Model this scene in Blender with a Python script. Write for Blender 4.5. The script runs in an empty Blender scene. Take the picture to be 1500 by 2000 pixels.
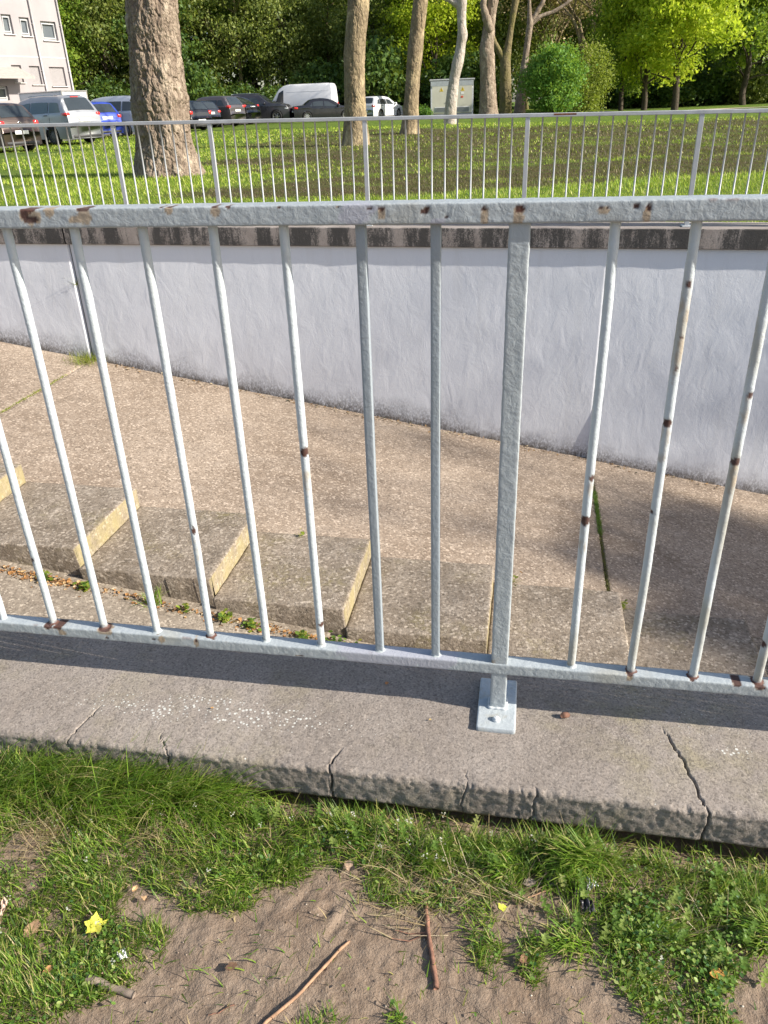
import bpy, math, random
import numpy as np
from mathutils import Vector, Matrix

# ------------------------------------------------------------------ camera, light, exposure
EYE = 1.30                                   # height of the lens above the trodden soil
F_PX, CX, CY = 1510.0, 750.0, 1000.0          # pinhole of the phone, in photo pixels
PITCH = math.radians(27.7)
ROLL = math.atan2(107, 2880)
FWD = np.array([0, math.cos(PITCH), -math.sin(PITCH)])
_up0 = np.array([0, math.sin(PITCH), math.cos(PITCH)])
_r0 = np.array([1.0, 0, 0])
RIGHT = math.cos(ROLL) * _r0 - math.sin(ROLL) * _up0
UPI = math.sin(ROLL) * _r0 + math.cos(ROLL) * _up0
SUN_EL = math.radians(31.0)
SUN_AZ = math.radians(-18.5)                 # measured from +X, counter-clockwise

scene = bpy.context.scene
col = scene.collection
cam_d = bpy.data.cameras.new("camera")
cam_d.sensor_fit = 'HORIZONTAL'
cam_d.sensor_width = 36.0
cam_d.lens = 36.0 * F_PX / 1500.0
cam_d.clip_start = 0.05
cam_d.clip_end = 2000.0
cam = bpy.data.objects.new("camera", cam_d)
col.objects.link(cam)
cam.matrix_world = Matrix(((RIGHT[0], UPI[0], -FWD[0], 0), (RIGHT[1], UPI[1], -FWD[1], 0),
                           (RIGHT[2], UPI[2], -FWD[2], EYE), (0, 0, 0, 1)))
scene.camera = cam

world = bpy.data.worlds.new("World")
scene.world = world
world.use_nodes = True
wt = world.node_tree
bg = wt.nodes["Background"]
sky = wt.nodes.new("ShaderNodeTexSky")
sky.sky_type = 'NISHITA'
sky.sun_disc = False
sky.sun_elevation = SUN_EL
sky.sun_rotation = math.pi / 2 - SUN_AZ
sky.air_density = 1.0
sky.dust_density = 1.4
wt.links.new(sky.outputs[0], bg.inputs[0])
bg.inputs[1].default_value = 0.10

sun_d = bpy.data.lights.new("sun", 'SUN')
sun_d.energy = 5.0
sun_d.angle = math.radians(0.53)
sun_d.color = (1.0, 0.93, 0.82)
sun = bpy.data.objects.new("sun", sun_d)
col.objects.link(sun)
SUN_DIR = Vector((math.cos(SUN_EL) * math.cos(SUN_AZ), math.cos(SUN_EL) * math.sin(SUN_AZ), math.sin(SUN_EL)))
sun.rotation_euler = SUN_DIR.to_track_quat('Z', 'Y').to_euler()
sun.location = (12, -5, 14)

vs = scene.view_settings
vs.view_transform = 'Standard'
vs.look = 'None'
vs.gamma = 1.0
vs.use_curve_mapping = False
vs.exposure = 0.86
scene.cycles.max_bounces = 8
scene.cycles.transparent_max_bounces = 8
scene.cycles.use_denoising = True

# ------------------------------------------------------------------ coordinates
TH = math.radians(-11.0)                     # the ramp, its walls and railings run this way
U = np.array([math.cos(TH), math.sin(TH), 0.0])
V = np.array([-math.sin(TH), math.cos(TH), 0.0])


def W(u, v, z):
    """ramp frame (u along, v across, z relative to the eye) -> world; works on arrays"""
    u, v, z = np.broadcast_arrays(np.asarray(u, float), np.asarray(v, float), np.asarray(z, float))
    return np.stack([u * U[0] + v * V[0], u * U[1] + v * V[1], z + EYE], -1)


def ray(x, y):
    return FWD + RIGHT * (x - CX) / F_PX + UPI * (CY - y) / F_PX


def on_z(x, y, z):
    r = ray(x, y)
    return r * (z / r[2])


def on_z_uv(x, y, z):
    p = on_z(x, y, z)
    return p @ U, p @ V


def on_v(x, y, v):
    r = ray(x, y)
    p = r * (v / (r @ V))
    return p @ U, p[2]


def at_depth(x, y, Y):
    r = ray(x, y)
    p = r * (Y / r[1])
    return np.array([p[0], p[1], p[2] + EYE])


FA, FB = -3.434, -0.176                      # ramp floor: z = FA + FB*u


def floor_z(u):
    return FA + FB * np.asarray(u, float)


def smooth(a, b, x):
    t = np.clip((np.asarray(x, float) - a) / (b - a), 0, 1)
    return t * t * (3 - 2 * t)


def terrain(x, y):
    """height of the lawn and car park relative to the eye, world x/y"""
    x = np.asarray(x, float)
    y = np.asarray(y, float)
    rise = np.interp(y, [0, 13, 20, 28, 36, 50, 70, 120, 400], [0, 0, .02, .09, .13, .20, .27, .4, .5])
    r = x / np.maximum(y, 1.0)
    k = 1 - 0.6 * smooth(0.12, 0.34, r)
    und = 0.03 * np.sin(x * 0.45 + 1.0) * np.sin(y * 0.37) * smooth(10, 14, y)
    return -1.065 + rise * k + und


def on_terrain(px, py):
    r = ray(px, py)
    lo, hi = 4.0, 400.0
    f = lambda t: r[2] * t - float(terrain(r[0] * t, r[1] * t))
    t = lo
    step = 0.25
    while t < hi and f(t) > 0:
        t += step
    return r * t + np.array([0, 0, EYE])


# ------------------------------------------------------------------ noise (numpy)
def _hash(ix, iy, iz, seed):
    with np.errstate(over='ignore'):
        h = (ix.astype(np.uint32) * np.uint32(374761393) + iy.astype(np.uint32) * np.uint32(668265263)
             + iz.astype(np.uint32) * np.uint32(2246822519) + np.uint32((seed * 3266489917) & 0xffffffff))
        h = (h ^ (h >> np.uint32(13))) * np.uint32(1274126177)
        h = h ^ (h >> np.uint32(16))
    return h.astype(np.float64) / 4294967295.0


def vnoise(p, scale=1.0, seed=0):
    q = np.asarray(p, float) * scale
    i = np.floor(q).astype(np.int64)
    f = q - i
    f = f * f * (3 - 2 * f)
    r = 0
    for dx in (0, 1):
        for dy in (0, 1):
            for dz in (0, 1):
                w = (f[..., 0] if dx else 1 - f[..., 0]) * (f[..., 1] if dy else 1 - f[..., 1]) * (f[..., 2] if dz else 1 - f[..., 2])
                r = r + w * _hash(i[..., 0] + dx, i[..., 1] + dy, i[..., 2] + dz, seed)
    return r * 2 - 1


def fbm(p, scale=1.0, oct=4, seed=0, gain=0.5):
    r, a, n = 0, 1.0, 0
    for o in range(oct):
        r = r + a * vnoise(p, scale * 2 ** o, seed + o * 17)
        n += a
        a *= gain
    return r / n


# ------------------------------------------------------------------ objects
def tag(o, label=None, cat=None, group=None, kind=None):
    if label:
        o["label"] = label
    if cat:
        o["category"] = cat
    if group:
        o["group"] = group
    if kind:
        o["kind"] = kind
    return o


def empty(name, loc=(0, 0, 0), rz=0.0, parent=None):
    o = bpy.data.objects.new(name, None)
    o.empty_display_size = 0.1
    col.objects.link(o)
    o.location = loc
    o.rotation_euler = (0, 0, rz)
    if parent:
        o.parent = parent
    return o


def mesh_data(name, verts, faces, mat=None, smooth_sh=False, color=None, attrs=None):
    me = bpy.data.meshes.new(name)
    verts = np.asarray(verts, np.float32)
    if isinstance(faces, np.ndarray):
        n, k = faces.shape
        me.vertices.add(len(verts))
        me.vertices.foreach_set("co", verts.ravel())
        me.loops.add(n * k)
        me.loops.foreach_set("vertex_index", faces.astype(np.int32).ravel())
        me.polygons.add(n)
        me.polygons.foreach_set("loop_start", np.arange(0, n * k, k, dtype=np.int32))
        me.polygons.foreach_set("loop_total", np.full(n, k, dtype=np.int32))
        me.update(calc_edges=True)
    else:
        me.from_pydata([tuple(map(float, v)) for v in verts], [], faces)
        me.update()
    if smooth_sh:
        me.polygons.foreach_set("use_smooth", np.ones(len(me.polygons), bool))
    if color is not None:
        ca = me.color_attributes.new("Col", 'FLOAT_COLOR', 'POINT')
        c = np.ones((len(verts), 4), np.float32)
        c[:, :color.shape[1]] = color
        ca.data.foreach_set("color", c.ravel())
    for k_, v_ in (attrs or {}).items():
        at = me.attributes.new(k_, 'FLOAT', 'POINT')
        at.data.foreach_set("value", np.asarray(v_, np.float32).ravel())
    if mat:
        me.materials.append(mat)
    return me


def obj(name, me, parent=None, loc=None, rot=None):
    o = bpy.data.objects.new(name, me)
    col.objects.link(o)
    if parent:
        o.parent = parent
    if loc is not None:
        o.location = loc
    if rot is not None:
        o.rotation_euler = rot
    return o


def mobj(name, verts, faces, mat, parent=None, **k):
    return obj(name, mesh_data(name, verts, faces, mat, **k), parent)


def grid_faces(nu, nv, closed_v=False, off=0):
    """faces of a grid of nu x nv vertices (index = i*nv + j)"""
    i = np.arange(nu - 1)[:, None]
    j = np.arange(nv if closed_v else nv - 1)[None, :]
    j2 = (j + 1) % nv
    f = np.stack(np.broadcast_arrays(i * nv + j, (i + 1) * nv + j, (i + 1) * nv + j2, i * nv + j2), -1)
    return f.reshape(-1, 4) + off


class MB:
    """collects simple solids into one mesh"""

    def __init__(self):
        self.v, self.f = [], []

    def add(self, verts, faces):
        o = len(self.v)
        self.v += [tuple(map(float, p)) for p in verts]
        self.f += [tuple(int(i) + o for i in f) for f in faces]
        return self

    def box(self, c, s, rz=0.0, bev=0.0):
        cx, cy, cz = c
        hx, hy, hz = s[0] / 2, s[1] / 2, s[2] / 2
        ca, sa = math.cos(rz), math.sin(rz)
        b = min(bev, hx * .9, hy * .9, hz * .9)
        if b <= 0:
            pts = [(x, y, z) for z in (-hz, hz) for x, y in ((-hx, -hy), (hx, -hy), (hx, hy), (-hx, hy))]
            fs = [(0, 3, 2, 1), (4, 5, 6, 7), (0, 1, 5, 4), (1, 2, 6, 5), (2, 3, 7, 6), (3, 0, 4, 7)]
        else:
            pts, fs = [], []
            ring = lambda x, y, z, q: [(-x + q, -y, z), (x - q, -y, z), (x, -y + q, z), (x, y - q, z), (x - q, y, z), (-x + q, y, z), (-x, y - q, z), (-x, -y + q, z)]
            for (x, y, z) in ((hx - b, hy - b, -hz), (hx, hy, -hz + b), (hx, hy, hz - b), (hx - b, hy - b, hz)):
                pts += ring(x, y, z, b * .6)
            for r in range(3):
                for k in range(8):
                    fs.append((r * 8 + k, r * 8 + (k + 1) % 8, r * 8 + 8 + (k + 1) % 8, r * 8 + 8 + k))
            fs.append(tuple(range(7, -1, -1)))
            fs.append(tuple(range(24, 32)))
        return self.add([(cx + x * ca - y * sa, cy + x * sa + y * ca, cz + z) for x, y, z in pts], fs)

    def tube(self, pts, rads, n=8, cap=True):
        v, f = tube_arrays(pts, rads, n, cap)
        return self.add(v, f)

    def data(self, name, mat, smooth_sh=False):
        return mesh_data(name, np.array(self.v), self.f, mat, smooth_sh)

    def build(self, name, mat, parent=None, smooth_sh=False, loc=None, rot=None):
        return obj(name, self.data(name, mat, smooth_sh), parent, loc, rot)


def tube_arrays(pts, rads, n=8, cap=True):
    pts = np.asarray(pts, float)
    rads = np.asarray(rads, float)
    m = len(pts)
    tan = np.gradient(pts, axis=0)
    tan /= np.linalg.norm(tan, axis=1)[:, None] + 1e-9
    ref = np.array([0.31, 0.87, 0.38]) if abs(tan[0] @ np.array([0.31, 0.87, 0.38])) < .9 else np.array([1.0, 0, 0])
    v = []
    a = np.cross(tan[0], ref)
    a /= np.linalg.norm(a)
    for i in range(m):
        a = a - tan[i] * (a @ tan[i])
        a /= np.linalg.norm(a) + 1e-9
        b = np.cross(tan[i], a)
        for k in range(n):
            t = 2 * math.pi * k / n
            v.append(pts[i] + rads[i] * (math.cos(t) * a + math.sin(t) * b))
    f = [tuple(x) for x in grid_faces(m, n, True)[:, ::-1]]
    if cap:
        f.append(tuple(range(n)))
        f.append(tuple(range((m - 1) * n + n - 1, (m - 1) * n - 1, -1)))
    return v, f


# ------------------------------------------------------------------ materials
def nd(t, typ, ins=None, **props):
    n = t.nodes.new(typ)
    for k, v in props.items():
        setattr(n, k, v)
    for k, v in (ins or {}).items():
        s = n.inputs[k]
        if isinstance(v, bpy.types.NodeSocket):
            t.links.new(v, s)
        else:
            s.default_value = v
    return n


def C4(c):
    return (c[0], c[1], c[2], 1.0)


def new_mat(name):
    m = bpy.data.materials.new(name)
    m.use_nodes = True
    t = m.node_tree
    return m, t, t.nodes["Principled BSDF"]


def ramp(t, fac, stops, interp='LINEAR'):
    n = nd(t, "ShaderNodeValToRGB", {"Fac": fac})
    n.color_ramp.interpolation = interp
    e = n.color_ramp.elements
    while len(e) < len(stops):
        e.new(0.5)
    for el, (p, c) in zip(e, stops):
        el.position = p
        el.color = C4(c) if len(c) == 3 else c
    return n.outputs[0]


def noise(t, co, scale, detail=4, rough=0.55, dist=0.0):
    return nd(t, "ShaderNodeTexNoise", {"Vector": co, "Scale": scale, "Detail": detail, "Roughness": rough, "Distortion": dist}).outputs[0]


def mixc(t, fac, a, b, mode='MIX'):
    n = nd(t, "ShaderNodeMix", data_type='RGBA', blend_type=mode)
    for idx, v in ((0, fac), (6, a), (7, b)):
        s = n.inputs[idx]
        if isinstance(v, bpy.types.NodeSocket):
            t.links.new(v, s)
        else:
            s.default_value = v if idx == 0 else C4(v)
    return n.outputs[2]


def mth(t, op, a, b=None, c=None, clamp=False):
    n = nd(t, "ShaderNodeMath", operation=op, use_clamp=clamp)
    for i, v in enumerate((a, b, c)):
        if v is None:
            continue
        if isinstance(v, bpy.types.NodeSocket):
            t.links.new(v, n.inputs[i])
        else:
            n.inputs[i].default_value = v
    return n.outputs[0]


def mapr(t, v, a, b, c=0.0, d=1.0):
    return nd(t, "ShaderNodeMapRange", {0: v, 1: a, 2: b, 3: c, 4: d}, clamp=True).outputs[0]


def geo_pos(t):
    return nd(t, "ShaderNodeNewGeometry").outputs["Position"]


def obj_co(t):
    return nd(t, "ShaderNodeTexCoord").outputs["Object"]


def scaled(t, co, s, rz=0.0):
    return nd(t, "ShaderNodeMapping", {"Vector": co, "Scale": s, "Rotation": (0, 0, rz)}).outputs[0]


def bump(t, bs, h, strength=0.5, dist=0.01, prev=None):
    ins = {"Height": h, "Strength": strength, "Distance": dist}
    if prev is not None:
        ins["Normal"] = prev
    n = nd(t, "ShaderNodeBump", ins)
    t.links.new(n.outputs[0], bs.inputs["Normal"])
    return n.outputs[0]


def plain(name, c, rough=0.6, metal=0.0, var=0.12, scale=6.0, spec=0.5, coat=0.0):
    m, t, b = new_mat(name)
    co = obj_co(t)
    f = noise(t, co, scale, 5)
    lo = tuple(x * (1 - var) for x in c)
    hi = tuple(min(1, x * (1 + var)) for x in c)
    t.links.new(ramp(t, f, [(0.3, lo), (0.7, hi)]), b.inputs["Base Color"])
    b.inputs["Roughness"].default_value = rough
    b.inputs["Metallic"].default_value = metal
    b.inputs["Specular IOR Level"].default_value = spec
    b.inputs["Coat Weight"].default_value = coat
    return m


def concrete(name, base, dark, light, grain=1.0, moss=None, lichen=0.0, stain=0.5, rough_h=0.6, blot=1.6, algae=None, chipk=0.55):
    """cast concrete: blotches, exposed sand grain, pits, optional moss tint and lichen spots"""
    m, t, b = new_mat(name)
    co = geo_pos(t)
    n1 = noise(t, co, blot, 6, 0.6, 0.3)
    n2 = noise(t, co, 9.0, 5, 0.65)
    g1 = noise(t, co, 95.0 * grain, 3, 0.7)
    g2 = noise(t, co, 260.0 * grain, 2, 0.7)
    c = mixc(t, mapr(t, n1, 0.35, 0.68), dark, base)
    c = mixc(t, mapr(t, n2, 0.45, 0.75, 0, stain), c, light)
    if moss:
        mm = mth(t, 'MULTIPLY', mapr(t, noise(t, co, 2.6, 5, 0.6), 0.52, 0.72), mapr(t, noise(t, co, 22.0, 4), 0.35, 0.65))
        c = mixc(t, mth(t, 'MULTIPLY', mm, 0.75), c, moss)
    vor = nd(t, "ShaderNodeTexVoronoi", {"Vector": co, "Scale": 110.0 * grain, "Randomness": 1.0})
    chips = nd(t, "ShaderNodeSeparateColor", {0: vor.outputs["Color"]})
    c = mixc(t, mapr(t, chips.outputs[0], 0.72, 0.98, 0, chipk), c, tuple(min(1, x * 1.55) for x in light))
    c = mixc(t, mapr(t, chips.outputs[1], 0.78, 0.98, 0, 0.5), c, tuple(x * 0.45 for x in dark))
    c = mixc(t, mapr(t, g1, 0.36, 0.5, 0.6, 0.0), c, tuple(x * 0.5 for x in dark))
    if lichen > 0:
        v2 = nd(t, "ShaderNodeTexVoronoi", {"Vector": nd(t, "ShaderNodeVectorMath", {0: co, 1: nd(t, "ShaderNodeTexNoise", {"Vector": co, "Scale": 60.0}).outputs[1]}, operation='MULTIPLY_ADD').outputs[0] if False else co, "Scale": 100.0, "Randomness": 1.0})
        rad = mth(t, 'MULTIPLY', nd(t, "ShaderNodeSeparateColor", {0: v2.outputs["Color"]}).outputs[2], 0.55)
        dul = nd(t, "ShaderNodeVectorMath", {0: co, 1: tuple(U)}, operation='DOT_PRODUCT').outputs["Value"]
        dvl = nd(t, "ShaderNodeVectorMath", {0: co, 1: tuple(V)}, operation='DOT_PRODUCT').outputs["Value"]
        colony = 0.0
        for cu_, cv_, ru_, rv_ in ((-0.66, 1.228, 0.42, 0.060), (0.47, 1.262, 0.05, 0.02)):
            q_ = mth(t, 'ADD', mth(t, 'POWER', mth(t, 'ABSOLUTE', mth(t, 'DIVIDE', mth(t, 'SUBTRACT', dul, cu_), ru_)), 2.0), mth(t, 'POWER', mth(t, 'ABSOLUTE', mth(t, 'DIVIDE', mth(t, 'SUBTRACT', dvl, cv_), rv_)), 2.0))
            colony = mth(t, 'MAXIMUM', mapr(t, q_, 0.15, 1.4, 1.0, 0.0), colony)
        rad = mth(t, 'MULTIPLY', rad, mth(t, 'MAXIMUM', mth(t, 'MULTIPLY', colony, mapr(t, noise(t, co, 9.0, 3), 0.25, 0.5)), mapr(t, noise(t, co, 2.4, 3), 0.56, 0.75, 0, 0.8)))
        wob = mth(t, 'MULTIPLY', mth(t, 'SUBTRACT', noise(t, co, 190.0, 3), 0.5), 0.25)
        sp = mapr(t, mth(t, 'SUBTRACT', mth(t, 'ADD', v2.outputs["Distance"], wob), rad), -0.05, 0.02, 1.0, 0.0)
        c = mixc(t, mth(t, 'MULTIPLY', sp, lichen), c, (0.58, 0.58, 0.54))
    if algae:      # olive algae on the faces turned along the ramp
        dn = nd(t, "ShaderNodeVectorMath", {0: nd(t, "ShaderNodeNewGeometry").outputs["True Normal"], 1: tuple(U)}, operation='DOT_PRODUCT').outputs["Value"]
        c = mixc(t, mth(t, 'MULTIPLY', mapr(t, dn, 0.5, 0.8, 0, 0.75), mapr(t, noise(t, co, 6.0, 4), 0.25, 0.6)), c, algae)
    t.links.new(c, b.inputs["Base Color"])
    b.inputs["Roughness"].default_value = 0.92
    b.inputs["Specular IOR Level"].default_value = 0.25
    h = mth(t, 'ADD', mth(t, 'MULTIPLY', g1, 1.0), mth(t, 'MULTIPLY', g2, 0.5))
    h = mth(t, 'ADD', h, mth(t, 'MULTIPLY', n2, 0.8))
    bump(t, b, h, rough_h, 0.004 / grain)
    return m


def painted_attr(name, rough=0.42):
    """old gloss paint over steel; colour comes from the Col attribute (paint, chips, rust, runs)"""
    m, t, b = new_mat(name)
    a = nd(t, "ShaderNodeVertexColor", layer_name="Col")
    co = geo_pos(t)
    c = mixc(t, mapr(t, noise(t, co, 45.0, 5, 0.65), 0.3, 0.7, 0.0, 0.12), a.outputs[0], (0.28, 0.30, 0.31), 'MIX')
    c = mixc(t, mapr(t, noise(t, co, 420.0, 3, 0.7), 0.62, 0.78, 0, 0.25), c, (0.2, 0.19, 0.17))
    t.links.new(c, b.inputs["Base Color"])
    sep = nd(t, "ShaderNodeSeparateColor", {0: a.outputs[0]})
    t.links.new(mapr(t, sep.outputs[2], 0.05, 0.4, 0.9, rough), b.inputs["Roughness"])
    h = mth(t, 'ADD', noise(t, co, 160.0, 4, 0.6), mth(t, 'MULTIPLY', noise(t, co, 60.0, 3, 0.6, 1.2), 1.3))
    bump(t, b, h, 0.5, 0.0016)
    return m


def leaf_mat(name, stops, trans=0.45, rough=0.55):
    m = bpy.data.materials.new(name)
    m.use_nodes = True
    t = m.node_tree
    t.nodes.clear()
    g = nd(t, "ShaderNodeNewGeometry")
    rnd = g.outputs["Random Per Island"]
    big = noise(t, g.outputs["Position"], 0.8, 3)
    f = mth(t, 'ADD', mth(t, 'MULTIPLY', rnd, 0.7), mth(t, 'MULTIPLY', big, 0.35), clamp=True)
    c = ramp(t, f, stops)
    dif = nd(t, "ShaderNodeBsdfPrincipled", {"Base Color": c, "Roughness": rough, "Specular IOR Level": 0.35})
    tr = nd(t, "ShaderNodeBsdfTranslucent", {"Color": mixc(t, 0.35, c, (0.5, 0.62, 0.05), 'MIX')})
    mx = nd(t, "ShaderNodeMixShader", {0: trans, 1: dif.outputs[0], 2: tr.outputs[0]})
    out = nd(t, "ShaderNodeOutputMaterial", {"Surface": mx.outputs[0]})
    return m


rng = np.random.default_rng(7)
random.seed(7)

# ================================================================== STRUCTURE: ramp, steps, retaining walls
M_floor = concrete("ramp_concrete", (0.335, 0.268, 0.208), (0.225, 0.172, 0.128), (0.43, 0.355, 0.285), grain=0.55, stain=0.6, rough_h=0.7, blot=0.9)
M_strip = concrete("strip_concrete", (0.29, 0.245, 0.195), (0.195, 0.16, 0.125), (0.37, 0.32, 0.26), grain=0.6, stain=0.5, blot=1.4)
M_step = concrete("step_concrete", (0.285, 0.235, 0.185), (0.185, 0.148, 0.11), (0.39, 0.335, 0.275), grain=0.5, stain=0.65, rough_h=0.8, moss=(0.20, 0.17, 0.07), algae=(0.30, 0.25, 0.12))
M_kerb = concrete("coping_concrete", (0.295, 0.256, 0.225), (0.215, 0.183, 0.158), (0.345, 0.305, 0.272), grain=2.0, lichen=0.9, chipk=0.22, stain=0.5, rough_h=0.75, moss=(0.25, 0.22, 0.12), blot=2.2)
M_core = plain("dark_joint_fill", (0.07, 0.06, 0.05), 0.95)


def slab(name, us, vs_, ztop, depth, mat, parent, chip=0.006, bump_a=0.002, seed=1, under=0.0):
    """a cast block: fine top grid with worn, lowered edges and skirts down the four sides"""
    e = 0.012
    us = np.unique(np.concatenate([us, [us[0] + e, us[-1] - e]]))
    vs_ = np.unique(np.concatenate([vs_, [vs_[0] + e, vs_[-1] - e]]))
    uu, vv = np.meshgrid(us, vs_, indexing='ij')
    zt = ztop(uu)
    P = W(uu, vv, zt)
    edge = np.minimum(np.minimum(uu - us[0], us[-1] - uu), np.minimum(vv - vs_[0], vs_[-1] - vv))
    nz = fbm(P, 9.0, 3, seed)
    zt = zt + bump_a * nz + 0.6 * bump_a * vnoise(P, 1.3, seed + 5)
    ch = chip * (0.6 + 1.2 * np.clip(fbm(P, 14.0, 3, seed + 9), 0, 1))
    zt = zt - ch * (edge < 1e-6)
    jit = np.where(edge < 1e-6, 1.0, 0.0) * 0.004 * vnoise(P, 25.0, seed + 3)
    P = W(uu + jit, vv + jit, zt)
    nu, nv = uu.shape
    verts = P.reshape(-1, 3)
    faces = grid_faces(nu, nv)
    idx = np.arange(nu * nv).reshape(nu, nv)
    loop = np.concatenate([idx[:, 0], idx[-1, 1:], idx[-2::-1, -1], idx[0, -2:0:-1]])
    lv = verts[loop].copy()
    low = lv.copy()
    low[:, 2] -= depth
    if under:                                # near side leans in under the tread, shaped to keep it in shade
        nearv = (lv @ V) < vs_[0] + 0.02
        low[nearv] += V * under
    o = len(verts)
    verts = np.concatenate([verts, low])
    k = len(loop)
    a = np.arange(k)
    b = (a + 1) % k
    side = np.stack([loop[a], o + a, o + b, loop[b]], 1)
    return mobj(name, verts, np.concatenate([faces, side]), mat, parent)


ramp_base = mobj("ramp", W(np.array([-13.5, 14, 14, -13.5]), np.array([1.3, 1.3, 8.5, 8.5]), floor_z(np.array([-13.5, 14, 14, -13.5])) - 0.35),
                 [(0, 1, 2, 3)], M_core)
tag(ramp_base, kind="structure")
JU = [-13.5, -5.04, 0.77, 6.6, 13.9]
for k in range(4):
    a, b = JU[k] + 0.011, JU[k + 1] - 0.011
    fine = k in (0, 1, 2)
    lo = max(a, -6.9) if k == 0 else a
    if k == 0:
        us = np.concatenate([np.arange(a, -6.9, 0.6), np.arange(-6.9, b, 0.06), [b]])
    elif k == 2:
        us = np.concatenate([np.arange(a, 3.4, 0.06), np.arange(3.4, b, 0.5), [b]])
    else:
        us = np.append(np.arange(a, b, 0.06), b) if fine else np.linspace(a, b, 12)
    slab("ramp_slab", us, np.append(np.arange(5.285, 8.19, 0.06), 8.196), floor_z, 0.3, M_floor, ramp_base, 0.005, 0.004, 3 + k)
    slab("ramp_slab", us, np.append(np.arange(1.5, 4.34, 0.07), 4.36), lambda u: floor_z(u) - 0.10, 0.3, M_strip, ramp_base, 0.005, 0.004, 13 + k)

# the long shallow steps between the two ramp strips
stairs = empty("stepped_ramp", W(-1.0, 4.78, float(floor_z(-1.0)) - 0.3))
tag(stairs, kind="structure")
RS = [-8.06, -7.07, -6.08, -5.09, -4.10, -3.10, -2.10, -1.144, -0.155, 0.824, 1.782, 2.76, 3.74, 4.72]
stair_inv = Matrix.Translation(Vector(stairs.location)).inverted()
for k in range(1, len(RS)):
    z0 = float(floor_z(RS[k - 1]))
    o = slab("step", np.append(np.arange(RS[k - 1] + 0.004, RS[k] - 0.02, 0.03), RS[k]), np.append(np.arange(4.285, 5.26, 0.03), 5.28),
             lambda u: z0 - 0.012 * (u - RS[k - 1]) + 0 * u, 0.5, M_step, stairs, 0.008, 0.004, 40 + k, under=0.09)
    o.matrix_parent_inverse = stair_inv

# ------------------------------------------------------------------ far retaining wall, rendered and painted white
m, t, b = new_mat("white_render")
co = geo_pos(t)
sep = nd(t, "ShaderNodeSeparateXYZ", {0: co})
du = nd(t, "ShaderNodeVectorMath", {0: co, 1: tuple(U)}, operation='DOT_PRODUCT').outputs["Value"]
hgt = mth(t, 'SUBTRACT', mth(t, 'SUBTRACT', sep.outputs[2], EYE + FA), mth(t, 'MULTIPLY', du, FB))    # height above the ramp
big = noise(t, co, 1.1, 5, 0.6)
c = mixc(t, mapr(t, big, 0.3, 0.75, 0, 0.5), (0.735, 0.75, 0.79), (0.64, 0.655, 0.705))
streak = noise(t, scaled(t, co, (5.0, 5.0, 0.5)), 1.6, 5, 0.6)
c = mixc(t, mapr(t, streak, 0.52, 0.8, 0, 0.22), c, (0.55, 0.54, 0.53))
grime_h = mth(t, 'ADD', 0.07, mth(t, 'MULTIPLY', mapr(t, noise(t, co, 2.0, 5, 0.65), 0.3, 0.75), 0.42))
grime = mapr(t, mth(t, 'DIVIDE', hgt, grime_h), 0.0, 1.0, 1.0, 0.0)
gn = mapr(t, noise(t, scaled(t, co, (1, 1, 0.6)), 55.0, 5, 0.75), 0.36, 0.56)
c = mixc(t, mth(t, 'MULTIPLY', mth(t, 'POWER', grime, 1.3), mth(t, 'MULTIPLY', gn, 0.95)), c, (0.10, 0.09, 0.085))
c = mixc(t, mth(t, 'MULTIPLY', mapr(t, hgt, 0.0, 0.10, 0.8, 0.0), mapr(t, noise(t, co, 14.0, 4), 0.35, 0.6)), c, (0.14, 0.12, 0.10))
pk = mth(t, 'MULTIPLY', mapr(t, noise(t, co, 240.0, 2, 0.6), 0.68, 0.8), mapr(t, noise(t, co, 6.0, 3), 0.45, 0.7, 0, 0.3))
c = mixc(t, pk, c, (0.3, 0.29, 0.28))
t.links.new(c, b.inputs["Base Color"])
b.inputs["Roughness"].default_value = 0.85
b.inputs["Specular IOR Level"].default_value = 0.25
h1 = noise(t, scaled(t, co, (1, 1, 0.55)), 7.0, 7, 0.6, 0.5)
h2 = noise(t, co, 70.0, 3, 0.6)
h = mth(t, 'ADD', h1, mth(t, 'MULTIPLY', h2, 0.16))
bump(t, b, h, 0.42, 0.014)
M_wall = m

M_joint = plain("joint_sealant", (0.16, 0.155, 0.155), 0.8)


def coping_bot(u):
    return -1.303 - 0.0130 * np.asarray(u, float)


def coping_top(u):
    return -1.108 - 0.0130 * np.asarray(u, float)


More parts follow.
